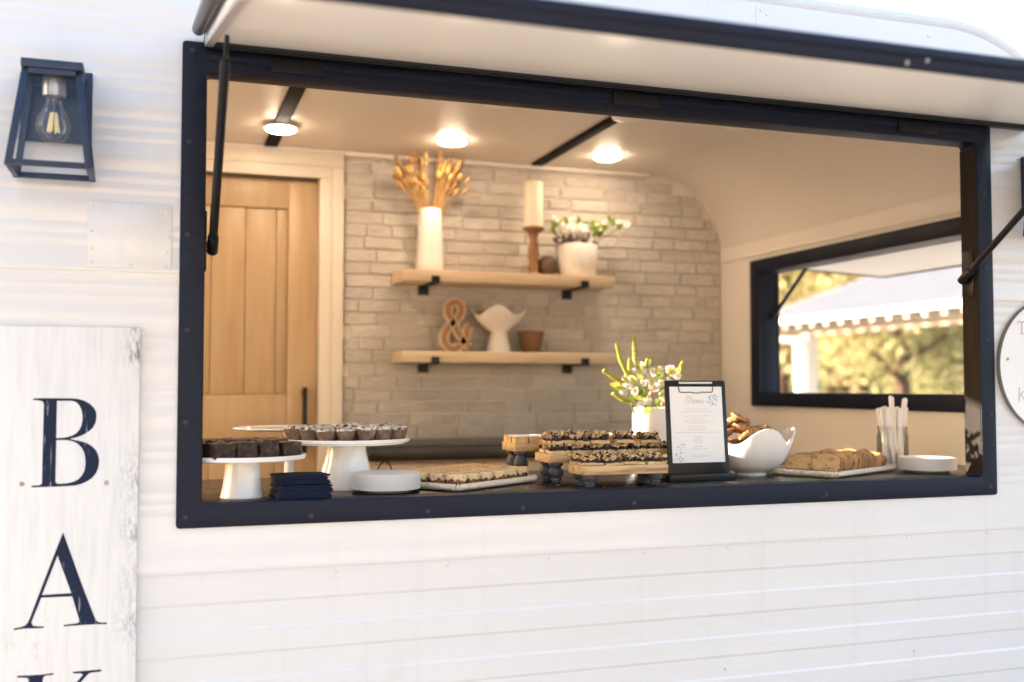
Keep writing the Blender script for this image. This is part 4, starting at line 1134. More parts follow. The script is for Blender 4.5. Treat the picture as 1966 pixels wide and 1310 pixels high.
def bloom(mb, cx, cz, s, n):
    for k in range(n):
        a, d = random.uniform(0, 6.28), s * math.sqrt(random.random())
        x, zz = cx + d * math.cos(a) * 1.1, cz + d * math.sin(a)
        r, t0 = random.uniform(0.0012, 0.0030), random.uniform(0, 6.28)
        pts = [Vector((x + r * math.cos(t0 + q) * (1.0 if i % 2 else 0.55), -0.0014 - 0.00001 * k, zz + r * math.sin(t0 + q) * (1.0 if i % 2 else 0.55))) for i, q in enumerate([2 * math.pi * i / 10 for i in range(10)])]
        if abs(x) < 0.074 and 0.046 < zz < 0.239:
            mb.add([CB @ v for v in pts], [list(range(10))])
for cx, cz, s, n in ((0.049, 0.2045, 0.0155, 34), (-0.055, 0.0615, 0.015, 20), (-0.05, 0.086, 0.010, 9)):
    m = MB(); bloom(m, cx, cz, s, n)
    part('printed_flowers', m, blueflower, cb, smooth=0)

# wavy white bowl of cookies
def wavy(prof, amp, phase, wall, flare=0.10, n=96, lobes=4):
    mb = MB()
    rows = []
    N = len(prof) - 1
    for i, (r, z) in enumerate(prof):
        rows.append((r, z, i / N, 0))
    for i in range(N, 0, -1):
        r, z = prof[i]
        rows.append((max(0.001, r - wall), z + (wall * 0.3 if i < N else 0.0012), i / N, 1))
    V = []
    for r, z, t, s in rows:
        for k in range(n):
            a = 2 * math.pi * k / n
            c = math.cos(lobes * (a - phase)); t3 = t ** 3
            rr = r * (1 + flare * t3 * c)
            V.append((rr * math.cos(a), rr * math.sin(a), z + amp * t3 * c))
    m = len(rows)
    F = [[i * n + k, i * n + (k + 1) % n, (i + 1) * n + (k + 1) % n, (i + 1) * n + k] for i in range(m - 1) for k in range(n)]
    F.append(list(range(n - 1, -1, -1)))
    F.append([(m - 1) * n + k for k in range(n)])
    return mb.add(V, F)
BC = (1.492, 0.262)
solo('cookie_bowl', wavy([(0.044, 0.0004), (0.0445, 0.006), (0.047, 0.009), (0.064, 0.015), (0.083, 0.030), (0.098, 0.050), (0.109, 0.073), (0.115, 0.092), (0.118, 0.107)], 0.0215, R(262), 0.0042, 0.09), ceramic, 'wavy rimmed white ceramic bowl heaped with cookies', 'bowl', (BC[0], BC[1], CT), local=True, smooth=50)
def cookie(seed):
    random.seed(seed)
    m = MB().lathe([(0.001, 0), (0.026, 0), (0.031, 0.0025), (0.032, 0.006), (0.029, 0.0095), (0.020, 0.0120), (0.009, 0.0128), (0.0006, 0.0126)], n=30, close=False)
    m.V = [v + noise.noise_vector(v * 75 + Vector((seed, 0, 0))) * 0.0026 for v in m.V]
    c = MB()
    for k in range(11):
        a, d = random.uniform(0, 6.28), 0.028 * math.sqrt(random.random())
        c.lump((d * math.cos(a), d * math.sin(a), 0.0122 - 0.004 * (d / 0.03) ** 2), random.uniform(0.0022, 0.0036), 1, jit=0.3)
    return mesh('cookie', m, cookie_m, smooth=60), mesh('chocolate_chips', c, choc, smooth=60)
kv = [cookie(k) for k in range(3)]
random.seed(21)
ck = [(-0.078, -0.030, 0.112, -38, 18), (-0.050, -0.066, 0.104, 20, 35), (-0.040, -0.040, 0.124, -15, 25), (-0.082, 0.004, 0.120, 25, -30), (-0.020, 0.020, 0.122, 30, -12), (0.006, -0.030, 0.106, 35, 20),
      (0.044, 0.020, 0.110, -30, 38), (0.058, -0.014, 0.100, 25, 52), (0.020, 0.058, 0.112, -30, 20), (-0.035, 0.055, 0.122, -20, -22), (0.072, 0.026, 0.110, 40, 48), (-0.060, -0.010, 0.139, 12, 30),
      (-0.022, -0.010, 0.133, -25, 40), (-0.066, 0.030, 0.132, 30, 15), (-0.038, 0.014, 0.142, -20, -15), (-0.092, -0.022, 0.126, 10, -35), (-0.008, 0.040, 0.126, 40, 10), (0.030, -0.006, 0.112, -10, 30), (-0.066, -0.048, 0.122, 35, -20), (-0.046, -0.016, 0.150, 18, -25), (0.050, 0.045, 0.108, 20, 30), (-0.030, -0.058, 0.112, 45, 15)]
for k, (x, y, z, rx, ry) in enumerate(ck):
    lab = {19: 'topmost chocolate chip cookie of the heap at the left of the bowl', 7: 'cookie standing on edge at the right rim of the bowl', 4: 'cookie lying flat near the middle of the bowl'}.get(k, 'brown chocolate chip cookie within the heap in the wavy bowl')
    t = thing('cookie', lab, 'cookie', (BC[0] + x, BC[1] + y, CT + z + 0.002), 'cookies in the wavy bowl', (R(rx), R(ry), random.uniform(0, 6)))
    t.scale = (random.uniform(0.62, 0.76),) * 2 + (random.uniform(0.75, 1.0),)
    a_, b_ = kv[k % 3]
    link('disc', a_, t); link('chocolate_chips', b_, t)
m = MB()
for k in range(44):
    a, d = random.uniform(0, 6.28), 0.066 * math.sqrt(random.random())
    m.lump((BC[0] + d * math.cos(a), BC[1] + d * math.sin(a), CT + random.uniform(0.058, 0.080) + 0.024 * (1 - d / 0.066)), 0.023, 2, jit=0.3, scale=(1, 1, 0.4))
o = solo('cookie_heap', m, cookie_m, None, None, (BC[0], BC[1], CT)); o['kind'] = 'stuff'; o['label'] = 'lower cookies filling the inside of the wavy bowl'

# jar of plastic utensils
JC = (2.060, 0.385)
solo('glass_jar', MB().lathe([(0.001, 0.0005), (0.038, 0.0005), (0.0435, 0.005), (0.0455, 0.02), (0.0455, 0.088), (0.042, 0.100), (0.042, 0.112), (0.0435, 0.113), (0.0435, 0.119), (0.0415, 0.120)], n=56, close=False), jarglass, 'clear glass jar full of white plastic utensils', 'jar', (JC[0], JC[1], CT), local=True, smooth=50)
def utensil():
    m = MB()
    L, w, th = 0.172, 0.0070, 0.0024
    pts = [(-w * 0.75, 0), (w * 0.75, 0), (w, L * 0.5), (w * 1.12, L - 0.007)] + [(w * 1.12 * math.cos(a), L - 0.007 + 0.007 * math.sin(a)) for a in (R(30), R(60), R(90), R(120), R(150))] + [(-w * 1.12, L - 0.007), (-w, L * 0.5)]
    m.prism(pts, 'y', -th, th)
    return mesh('plastic_utensil', m, plasticw, bevel=0.0008)
um = utensil()
ut = [(-0.027, -0.012, -5, -9), (-0.020, 0.010, 6, -6), (-0.013, -0.024, -3, -4), (-0.006, 0.018, 5, -2), (0.0, -0.004, -2, 0), (0.010, -0.022, -4, 3), (0.013, 0.016, 4, 4), (0.022, -0.008, -3, 7), (0.026, 0.008, 3, 9), (-0.003, -0.029, -6, -1), (0.004, 0.026, 8, 2), (-0.016, 0.0, 1, -4), (0.018, 0.002, 0, 5), (-0.024, 0.004, 2, -7), (-0.010, -0.010, -1, -3), (0.006, 0.008, 3, 2), (0.024, -0.018, -4, 8), (-0.002, 0.012, 4, -1)]
random.seed(9)
for k, (x, y, rx, ry) in enumerate(ut):
    dz = {4: 0.030, 9: 0.0335, 8: 0.028}.get(k, random.uniform(-0.006, 0.003))
    lab = {4: 'tall white utensil handle at the centre of the jar, right of the tallest', 9: 'tallest white utensil handle in the glass jar', 8: 'tall white utensil handle leaning right out of the jar'}.get(k, 'short white plastic utensil handle bunched in the glass jar')
    o = link('plastic_utensil', um, None, (JC[0] + x * 0.8, JC[1] + y * 0.8, CT + 0.008 + max(0, dz)), (R(rx), R(ry), R(random.uniform(-40, 40) - 15)), (1, 1, 1 + min(0, dz) / 0.17 if dz < 0 else 1))
    tag(o, lab, 'utensil', 'white plastic utensils in the jar')

# jar of flowers on the counter
FC = (1.330, 0.535)
solo('flower_jar', MB().lathe([(0.001, 0.0005), (0.050, 0.0005), (0.0535, 0.004), (0.0545, 0.05), (0.0545, 0.155), (0.0530, 0.170), (0.0545, 0.176), (0.0520, 0.178), (0.0505, 0.172), (0.0510, 0.05), (0.001, 0.03)], n=64, close=False), birch, 'white jar with a tan patch holding fresh flowers behind the bars', 'vase', (FC[0], FC[1], CT), local=True, smooth=50)
def FP(px, py, dy=0.0): return Vector((1.274 + (px - 1218) * 0.001716, FC[1] + dy, 1.327 - (py - 783) / 655.0))
bq = thing('fresh_bouquet', 'bouquet of white blossoms and yellow green spikes in the white jar', 'flowers', (FC[0], FC[1], CT + 0.15), None)
def spike(pts, r, parent, m=spikeg):
    mb = MB()
    P = [Vector(p) for p in pts]
    mb.tube(P, 0.0016, n=6)
    L = sum((b - a).length for a, b in zip(P, P[1:]))
    n = int(L / 0.0042)
    for k in range(n):
        t = (k + 0.5) / n * (len(P) - 1)
        i = min(int(t), len(P) - 2); c = P[i].lerp(P[i + 1], t - i)
        d = (P[i + 1] - P[i]).normalized()
        u = d.cross(Vector((0, 1, 0.3))).normalized(); w = d.cross(u)
        rr = r * (1.0 - 0.45 * (k / n))
        for q in range(5):
            a = 2 * math.pi * q / 5 + k * 0.8
            mb.lump(c + (u * math.cos(a) + w * math.sin(a)) * rr * 0.85 + d * random.uniform(-0.002, 0.002), random.uniform(0.0026, 0.0042), 1, jit=0.5)
    return part('flower_spike', mb, m, parent, smooth=70)
random.seed(4)
spike([FP(1222, 702), FP(1220, 676), FP(1219, 647)], 0.0058, bq)
spike([FP(1207, 722), FP(1193, 692), FP(1187, 662)], 0.0052, bq)
spike([FP(1196, 738, -0.01), FP(1176, 726, -0.015), FP(1157, 713, -0.02)], 0.0058, bq)
spike([FP(1209, 773, -0.03), FP(1187, 768, -0.04), FP(1168, 756, -0.045)], 0.0062, bq)
spike([FP(1306, 724, 0.02), FP(1313, 708, 0.02), FP(1318, 694, 0.02)], 0.0055, bq)
spike([FP(1212, 722, 0.01), FP(1213, 705, 0.01), FP(1214, 690, 0.01)], 0.005, bq)
spike([FP(1240, 712, 0.01), FP(1245, 700, 0.01), FP(1248, 690, 0.01)], 0.004, bq)
def blossom(c, r, parent, name='flower', m=petalw, n=7, aim=None):
    mb = MB()
    aim = (aim or Vector((random.uniform(-0.6, 0.6), -0.8, random.uniform(0.1, 0.9)))).normalized()
    q = aim.to_track_quat('Z', 'Y').to_matrix()
    for ringn, (rr, tilt, nn) in enumerate(((1.0, 28, n), (0.65, 58, n - 2))):
        for k in range(nn):
            a = 2 * math.pi * k / nn + ringn * 0.5 + random.uniform(-0.15, 0.15)
            L, W = r * rr, r * rr * 0.5
            ct_, st_ = math.cos(R(tilt + random.uniform(-10, 10))), math.sin(R(tilt))
            V = []
            for u in range(4):
                t = u / 3
                wd = W * math.sin(math.pi * (0.18 + 0.72 * t))
                for s in (-1, 0, 1):
                    x = t * L * ct_; z = t * L * st_ + (0.12 * L if s else 0) * t - 0.25 * L * t * t
                    p = Vector((x * math.cos(a) - s * wd * math.sin(a), x * math.sin(a) + s * wd * math.cos(a), z))
                    V.append(q @ p + Vector(c))
            mb.add(V, [[3 * u + s, 3 * u + s + 1, 3 * u + s + 4, 3 * u + s + 3] for u in range(3) for s in range(2)])
    mb.lump(Vector(c) + aim * r * 0.12, r * 0.16, 1)
    return part(name, mb, m, parent, smooth=60)
for px, py, dy, r in ((1234, 706, 0.0, 0.016), (1221, 694, 0.0, 0.012), (1250, 716, -0.01, 0.017), (1232, 724, -0.02, 0.022), (1219, 716, -0.01, 0.015), (1268, 712, 0.0, 0.014), (1288, 714, 0.0, 0.021), (1303, 722, 0.01, 0.015), (1210, 731, -0.02, 0.015), (1198, 744, -0.03, 0.017), (1187, 757, -0.045, 0.014), (1207, 752, -0.04, 0.016), (1247, 746, -0.035, 0.022), (1258, 762, -0.05, 0.022), (1228, 771, -0.055, 0.015), (1216, 778, -0.055, 0.013), (1240, 733, -0.03, 0.018), (1276, 735, -0.03, 0.018), (1262, 738, -0.03, 0.015), (1272, 765, -0.05, 0.017), (1200, 730, -0.01, 0.013), (1226, 738, -0.03, 0.014)):
    blossom(FP(px, py, dy), r, bq)
for px, py, dy in ((1245, 745, -0.03), (1256, 776, -0.055), (1237, 757, -0.05), (1268, 726, -0.01)):
    part('bud', MB().lump(FP(px, py, dy), 0.008, 2, jit=0.3), peach, bq, smooth=80)
def leaf(c, d, L, W, parent, m=leafg):
    d = Vector(d).normalized(); s = d.cross(Vector((0.2, -1, 0.2))).normalized(); up = s.cross(d)
    V = []
    for u in range(5):
        t = u / 4; w = W * math.sin(math.pi * (0.06 + 0.9 * t))
        for k in (-1, 0, 1):
            V.append(Vector(c) + d * L * t + s * k * w - up * (0.25 * L * t * t) + up * (0.2 * w if k else 0))
    return part('leaf', MB().add(V, [[3 * u + k, 3 * u + k + 1, 3 * u + k + 4, 3 * u + k + 3] for u in range(4) for k in range(2)]), m, parent, smooth=70)
for px, py, dy, dx, dz in ((1215, 752, -0.045, 1, 0.5), (1222, 758, -0.05, -0.6, 0.7), (1240, 772, -0.06, 0.3, -0.6), (1246, 778, -0.06, -0.3, 0.7), (1254, 730, -0.02, 0.9, 0.5), (1264, 728, -0.01, 0.6, 0.9), (1190, 748, -0.03, -1, 0.1), (1200, 770, -0.05, -1, -0.1), (1236, 716, 0.0, 0.7, 1), (1244, 704, 0.01, 0.8, 0.8), (1212, 765, -0.05, 0.4, 0.9), (1270, 748, -0.04, 0.5, 0.8), (1230, 764, -0.055, -0.5, 0.2), (1250, 755, -0.05, 0.8, 0.3)):
    leaf(FP(px, py, dy), (dx, random.uniform(-0.4, 0.2), dz), random.uniform(0.022, 0.036), 0.0075, bq)
for px, py, dy, dx, dz in ((1204, 738, -0.03, -0.8, 0.7), (1195, 752, -0.04, -0.9, 0.4), (1212, 742, -0.04, -0.5, 0.9), (1226, 716, -0.02, -0.3, 1.0), (1236, 744, -0.05, 0.3, 0.9), (1218, 768, -0.06, -0.7, 0.3), (1246, 764, -0.06, 0.6, 0.5), (1258, 744, -0.05, 0.8, 0.6), (1276, 722, -0.02, 0.7, 0.9), (1298, 716, 0.0, 0.9, 0.7), (1204, 762, -0.06, -0.9, -0.2), (1230, 780, -0.065, -0.4, -0.5), (1186, 744, -0.03, -1, 0.3), (1224, 730, -0.04, -0.6, 0.6), (1254, 722, -0.02, 0.2, 1)):
    leaf(FP(px, py, dy), (dx, random.uniform(-0.5, 0.1), dz), random.uniform(0.024, 0.040), random.uniform(0.006, 0.0095), bq, spikeg)
m = MB()
for px, py in ((1220, 702), (1207, 722), (1196, 738), (1209, 770), (1306, 724), (1234, 712), (1288, 720), (1268, 720), (1250, 725), (1232, 735)):
    e = FP(px, py, -0.01); s0 = Vector((FC[0] + (e.x - FC[0]) * 0.25, FC[1], CT + 0.06))
    m.tube([s0, s0.lerp(e, 0.5) + Vector((0, 0, 0.01)), e], 0.0016, n=6)
part('stems', m, stemg, bq)
# loop of black wire on the counter
pts = [(0.500 + 0.047 * k / 12, 0.45, CT + 0.003 + 0.043 * math.sin(math.pi * (0.05 + 0.95 * k / 12)) ** 0.7) for k in range(13)]
solo('wire_loop', MB().tube([(0.47, 0.46, CT + 0.002), (0.488, 0.453, CT + 0.012)] + pts[1:], 0.0018, n=8), blackm, 'thin loop of black wire rising behind the paper plates', 'wire', (0.52, 0.45, CT))

random.seed(15)
m = MB()
for k in range(150):
    q = random.random()
    if q < 0.35: p = (random.uniform(0.93, 1.13), random.uniform(0.060, 0.066), 1.1995)
    elif q < 0.5: p = (*on_tray(C1, A1, random.uniform(0.02, 0.30), random.uniform(0.010, 0.016)), CT + 0.0092)
    elif q < 0.7: p = (*on_tray(C2, A2, random.uniform(0.02, 0.36), random.uniform(0.010, 0.024)), CT + 0.0092)
    else: p = (random.uniform(0.6, 1.9), random.uniform(0.056, 0.30), CT + 0.0006)
    m.lump(p, random.uniform(0.0007, 0.0018), 1, jit=0.6)
tag(link('crumbs', mesh('crumbs', m, crumb, smooth=70)), 'fine cake crumbs scattered over the counter and boards', None, None, 'stuff')

# ------------------------------------------------------------------ things on the shelves
SU, SL, SY = 1.8306, 1.5226, 1.705
solo('tall_vase', MB().lathe([(0.001, 0.0), (0.051, 0.0), (0.053, 0.004), (0.0525, 0.03), (0.0475, 0.15), (0.0440, 0.246), (0.0425, 0.249), (0.0405, 0.246), (0.0435, 0.15), (0.001, 0.10)], n=56, close=False), ceramic_matte, 'tall white cylindrical vase holding dried golden grass', 'vase', (0.958, SY, SU), local=True, smooth=50)
dg = thing('dried_grass_bunch', 'bunch of dried golden bunny tail grass in the tall white vase', 'dried flowers', (0.958, SY, SU + 0.2))
random.seed(31)
m = MB(); heads = []
for k in range(96):
    side = -1 if k % 2 else 1
    ex = side * random.uniform(0.02, 0.135)
    hz = 0.125 + 0.10 * random.random() - 0.25 * max(0, abs(ex) - 0.09)
    e = Vector((0.958 + ex, SY + random.uniform(-0.06, 0.05), SU + 0.249 + hz * (0.30 + 0.70 * random.random() ** 0.7)))
    s0 = Vector((0.958 + ex * 0.15, SY + random.uniform(-0.02, 0.02), SU + 0.16))
    mid_ = s0.lerp(e, 0.55) + Vector((-ex * 0.12, 0, 0.012))
    m.tube([s0, mid_, e], 0.0009, n=5)
    heads.append((e, (e - mid_).normalized()))
heads += [(Vector((1.0, SY, SU + 0.249 + 0.205)), Vector((0.1, 0, 1))), (Vector((1.01, SY - 0.02, SU + 0.249 + 0.17)), Vector((0.15, 0, 1))), (Vector((0.992, SY - 0.02, SU + 0.249 + 0.215)), Vector((0, 0, 1)))]
for e, d in heads[-3:]: m.tube([Vector((0.965, SY, SU + 0.2)), e], 0.0009, n=5)
part('stems', m, dried, dg)
for e, d in heads:
    L = random.uniform(0.017, 0.030)
    q = d.to_track_quat('Z', 'Y').to_matrix()
    part('seed_head', MB().lump(e + d * L * 0.4, L * 0.72, 2, jit=0.5, scale=(0.44, 0.44, 1.0), rot=q), dried, dg, smooth=80)

t = thing('candle_holder', 'turned brown wooden candle holder on the upper shelf', 'candle holder', (1.388, SY, SU))
part('stem', MB().lathe([(0.001, 0), (0.036, 0), (0.036, 0.007), (0.022, 0.014), (0.017, 0.022), (0.020, 0.035), (0.020, 0.05), (0.017, 0.058), (0.020, 0.066), (0.024, 0.085), (0.021, 0.115), (0.016, 0.150), (0.018, 0.165), (0.023, 0.176), (0.001, 0.178)], n=32, close=False), turnedwood, t, local=True, smooth=50)
part('cup', MB().lathe([(0.001, 0.1785), (0.028, 0.1785), (0.045, 0.192), (0.045, 0.198), (0.001, 0.199)], n=40, close=False), turnedwood, t, local=True)
ca = thing('pillar_candle', 'ivory pillar candle standing on the wooden holder', 'candle', (1.388, SY, SU + 0.1995))
part('wax', MB().lathe([(0.001, 0), (0.0375, 0), (0.038, 0.003), (0.038, 0.178), (0.0365, 0.183), (0.030, 0.181), (0.001, 0.177)], n=40, close=False), candle_m, ca, local=True)
part('wick', MB().tube([(0, 0, 0.177), (0.001, 0, 0.190)], 0.001, n=6), blackm, ca, local=True)
solo('wooden_ball', MB().lump((0, 0, 0.0432), 0.0432, 3), mat('dark_brown_wood', (0.115, 0.06, 0.032), 0.55, var=((0.08, 0.04, 0.02), 20, 0.4, 0.7)), 'dark brown wooden ball beside the candle holder', 'ornament', (1.452, SY + 0.02, SU + 0.0003), local=True, smooth=80)
solo('flower_pot', MB().lathe([(0.001, 0.0), (0.066, 0.0), (0.072, 0.004), (0.079, 0.06), (0.081, 0.132), (0.079, 0.135), (0.0765, 0.132), (0.074, 0.06), (0.001, 0.05)], n=56, close=False, rip=lambda i, k, a: 1 + 0.012 * math.cos(14 * a)), ceramic_matte, 'ivory ribbed pot of flowers at the right of the upper shelf', 'vase', (1.580, SY, SU), local=True, smooth=50)
sb = thing('shelf_bouquet', 'loose white flowers and green sprigs in the ivory ribbed pot', 'flowers', (1.58, SY, SU + 0.13))
random.seed(13)
m = MB()
for k in range(60):
    a, d = random.uniform(0, 6.28), 0.078 * math.sqrt(random.random())
    m.lump((1.572 + d * math.cos(a) * 1.2, SY + d * math.sin(a) * 0.8, SU + random.uniform(0.135, 0.175)), random.uniform(0.006, 0.012), 1, jit=0.5)
part('dark_buds', m, mauve, sb, smooth=70)
for dx, dz, r in ((-0.02, 0.185, 0.030), (0.02, 0.195, 0.028), (0.0, 0.22, 0.026), (-0.05, 0.215, 0.024), (0.045, 0.22, 0.024), (-0.085, 0.235, 0.022), (-0.115, 0.25, 0.020), (0.075, 0.225, 0.022), (0.105, 0.245, 0.018), (0.165, 0.25, 0.016), (0.195, 0.243, 0.019), (-0.03, 0.25, 0.022), (0.03, 0.175, 0.024), (0.13, 0.255, 0.016)):
    blossom((1.58 + dx, SY - 0.03 + random.uniform(-0.03, 0.03), SU + dz - 0.02), r, sb)
for dx, dz in ((-0.11, 0.21), (-0.095, 0.19), (-0.105, 0.23), (0.06, 0.20), (0.085, 0.21), (0.075, 0.235), (0.10, 0.225), (0.05, 0.225), (0.09, 0.195), (0.15, 0.245), (0.175, 0.235), (0.14, 0.26), (0.12, 0.235), (0.0, 0.245), (-0.06, 0.24), (0.065, 0.245)):
    leaf((1.58 + dx - 0.01, SY - 0.04 + random.uniform(-0.02, 0.02), SU + dz - 0.03), (random.uniform(-0.6, 0.9), random.uniform(-0.4, 0.2), random.uniform(0.2, 1)), random.uniform(0.03, 0.048), 0.011, sb)
m = MB()
for ex, ez in ((-0.115, 0.22), (0.19, 0.22), (0.0, 0.21), (0.1, 0.21), (-0.05, 0.2)):
    m.tube([(1.58 + ex * 0.2, SY, SU + 0.06), (1.58 + ex * 0.5, SY - 0.01, SU + 0.16), (1.58 + ex, SY - 0.03, SU + ez)], 0.0016, n=6)
part('stems', m, stemg, sb)

# ampersand, pedestal vase and terracotta pot on the lower shelf
am = thing('ampersand_sign', 'standing copper and cream ampersand symbol on the lower shelf', 'ornament', (1.066, SY, SL))
def AP(px, py): return (1.003 + (px - 846) * 0.00212, 1.5236 + (671 - py) * 0.002085)
path = [AP(*q) for q in ((899, 664), (890, 655), (880, 640), (866, 615), (858, 598), (859, 585), (868, 578.5), (878, 580), (883, 590), (880, 603), (870, 614), (858, 627), (851, 643), (853, 657), (863, 665), (875, 664), (885, 655), (892, 641), (894, 628), (900, 621))]
path = curve(path, 5)
def sweep(path, w, y0, y1, off=0.0):
    mb = MB(); L, Rr = [], []
    for i, p in enumerate(path):
        a_, b_ = path[max(0, i - 1)], path[min(len(path) - 1, i + 1)]
        d = Vector((b_[0] - a_[0], b_[1] - a_[1])).normalized(); n = Vector((-d.y, d.x))
        L.append((p[0] + n.x * (off + w / 2), p[1] + n.y * (off + w / 2))); Rr.append((p[0] + n.x * (off - w / 2), p[1] + n.y * (off - w / 2)))
    n = len(path); V = []
    for q in (L, Rr):
        V += [(x, y0, z) for x, z in q]
    for q in (L, Rr):
        V += [(x, y1, z) for x, z in q]
    F = []
    for i in range(n - 1):
        F += [[i, i + 1, n + i + 1, n + i], [2 * n + i, 3 * n + i, 3 * n + i + 1, 2 * n + i + 1], [i, 2 * n + i, 2 * n + i + 1, i + 1], [n + i, n + i + 1, 3 * n + i + 1, 3 * n + i]]
    F += [[0, n, 3 * n, 2 * n], [n - 1, 3 * n - 1, 4 * n - 1, 2 * n - 1]]
    return mb.add(V, F)
part('copper_face', sweep(path, 0.026, SY - 0.012, SY + 0.02), copper, am, smooth=30)
for s, q in ((1, 0.0005), (-1, -0.0004)):
    part('pale_border', sweep(path, 0.0060, SY - 0.017 + q, SY + 0.0215 + q, s * 0.0145), ampborder, am, smooth=30)
part('foot', MB().box(1.025, 1.11, SY - 0.015, SY + 0.03, SL + 0.0002, SL + 0.004), blackm, am)
solo('pedestal_vase', wavy([(0.050, 0.0003), (0.0505, 0.004), (0.043, 0.035), (0.0335, 0.066), (0.0315, 0.079), (0.046, 0.088), (0.068, 0.104), (0.090, 0.124), (0.102, 0.143), (0.110, 0.162)], 0.0185, R(250), 0.004, 0.02), ceramic_matte, 'white pedestal vase with flaring wavy rim on the lower shelf', 'vase', (1.240, SY, SL), local=True, smooth=50)
solo('terracotta_pot', MB().lathe([(0.001, 0.0003), (0.034, 0.0003), (0.036, 0.003), (0.0525, 0.083), (0.054, 0.087), (0.0505, 0.087), (0.048, 0.08), (0.001, 0.07)], n=48, close=False), terracotta, 'small brown terracotta pot beside the white pedestal vase', 'pot', (1.385, SY + 0.02, SL), local=True, smooth=50)

# ------------------------------------------------------------------ seen through the end window: pavilion and trees
pv = thing('park_pavilion', 'open white pavilion with pale roof seen through the end window', 'pavilion', (9.5, 6.5, GZ))
white_m = mat('white_painted_timber', (0.80, 0.79, 0.76), 0.45, bump=(20, 0.002))
roof_m = mat('blue_grey_roofing', (0.13, 0.145, 0.17), 0.6, var=((0.11, 0.12, 0.145), 3, 0.4, 0.7), bump=(12, 0.004))
EX, EZ, RX, RZ, PY0, PY1 = 8.15, 2.25, 11.2, 3.28, 3.3, 11.3
def EXY(y): return EX
rt = (RZ - EZ) / (RX - EX)
m = MB()
for sgn in (1, -1):
    xa = EX if sgn > 0 else 2 * RX - EX
    V = [(xa, PY0, EZ), (RX, PY0, RZ), (RX, PY1, RZ), (xa, PY1, EZ)]
    V2 = [(x, y, z + 0.07) for x, y, z in V]
    m.add(V + V2, [[0, 1, 2, 3], [4, 7, 6, 5], [0, 4, 5, 1], [1, 5, 6, 2], [2, 6, 7, 3], [3, 7, 4, 0]])
part('roof', m, roof_m, pv, smooth=0)
part('fascia', MB().box(EX - 0.045, EX - 0.005, PY0, PY1, EZ + 0.005, EZ + 0.072), white_m, pv)
tail = mesh('rafter_tail', MB().box(0.05, 0.5, -0.035, 0.035, -0.062, 0.0), beam_m)
for k in range(26):
    y = PY0 + 0.15 + k * 0.31
    if y < PY1: link('rafter_tail', tail, pv, Vector((EX + 0.02, y, EZ)) - Vector((9.5, 6.5, GZ)))
part('beam', MB().box(EX + 0.55, EX + 0.75, PY0 + 0.2, PY1 - 0.25, EZ - 0.13, EZ + 0.12), beam_m, pv)
for y in (PY1 - 0.74, 7.0, PY0 + 0.4):
    for x in (EX + 0.65, 2 * RX - EX - 0.65):
        part('post', MB().box(x - 0.09, x + 0.09, y - 0.09, y + 0.09, GZ + 0.02, EZ - 0.132 if x < RX else EZ + 0.02), white_m, pv)
part('downspout', MB().tube([(EX - 0.09, PY1 - 0.1, EZ + 0.01), (EX - 0.09, PY1 - 0.14, EZ - 0.14), (EX + 0.47, PY1 - 0.72, EZ - 0.20), (EX + 0.5, PY1 - 0.75, GZ + 0.1)], 0.06, n=10), white_m, pv)
part('rake_board', MB().add([(EX, PY1 + 0.005, EZ - 0.1), (RX, PY1 + 0.005, RZ - 0.1), (2 * RX - EX, PY1 + 0.005, EZ - 0.1), (2 * RX - EX, PY1 + 0.005, EZ + 0.08), (RX, PY1 + 0.005, RZ + 0.08), (EX, PY1 + 0.005, EZ + 0.08),
     (EX, PY1 + 0.045, EZ - 0.1), (RX, PY1 + 0.045, RZ - 0.1), (2 * RX - EX, PY1 + 0.045, EZ - 0.1), (2 * RX - EX, PY1 + 0.045, EZ + 0.08), (RX, PY1 + 0.045, RZ + 0.08), (EX, PY1 + 0.045, EZ + 0.08)],
     [[0, 1, 4, 5], [1, 2, 3, 4], [6, 11, 10, 7], [7, 10, 9, 8], [0, 5, 11, 6], [5, 4, 10, 11], [4, 3, 9, 10], [0, 6, 7, 1], [1, 7, 8, 2], [2, 8, 9, 3]]), white_m, pv, smooth=0)

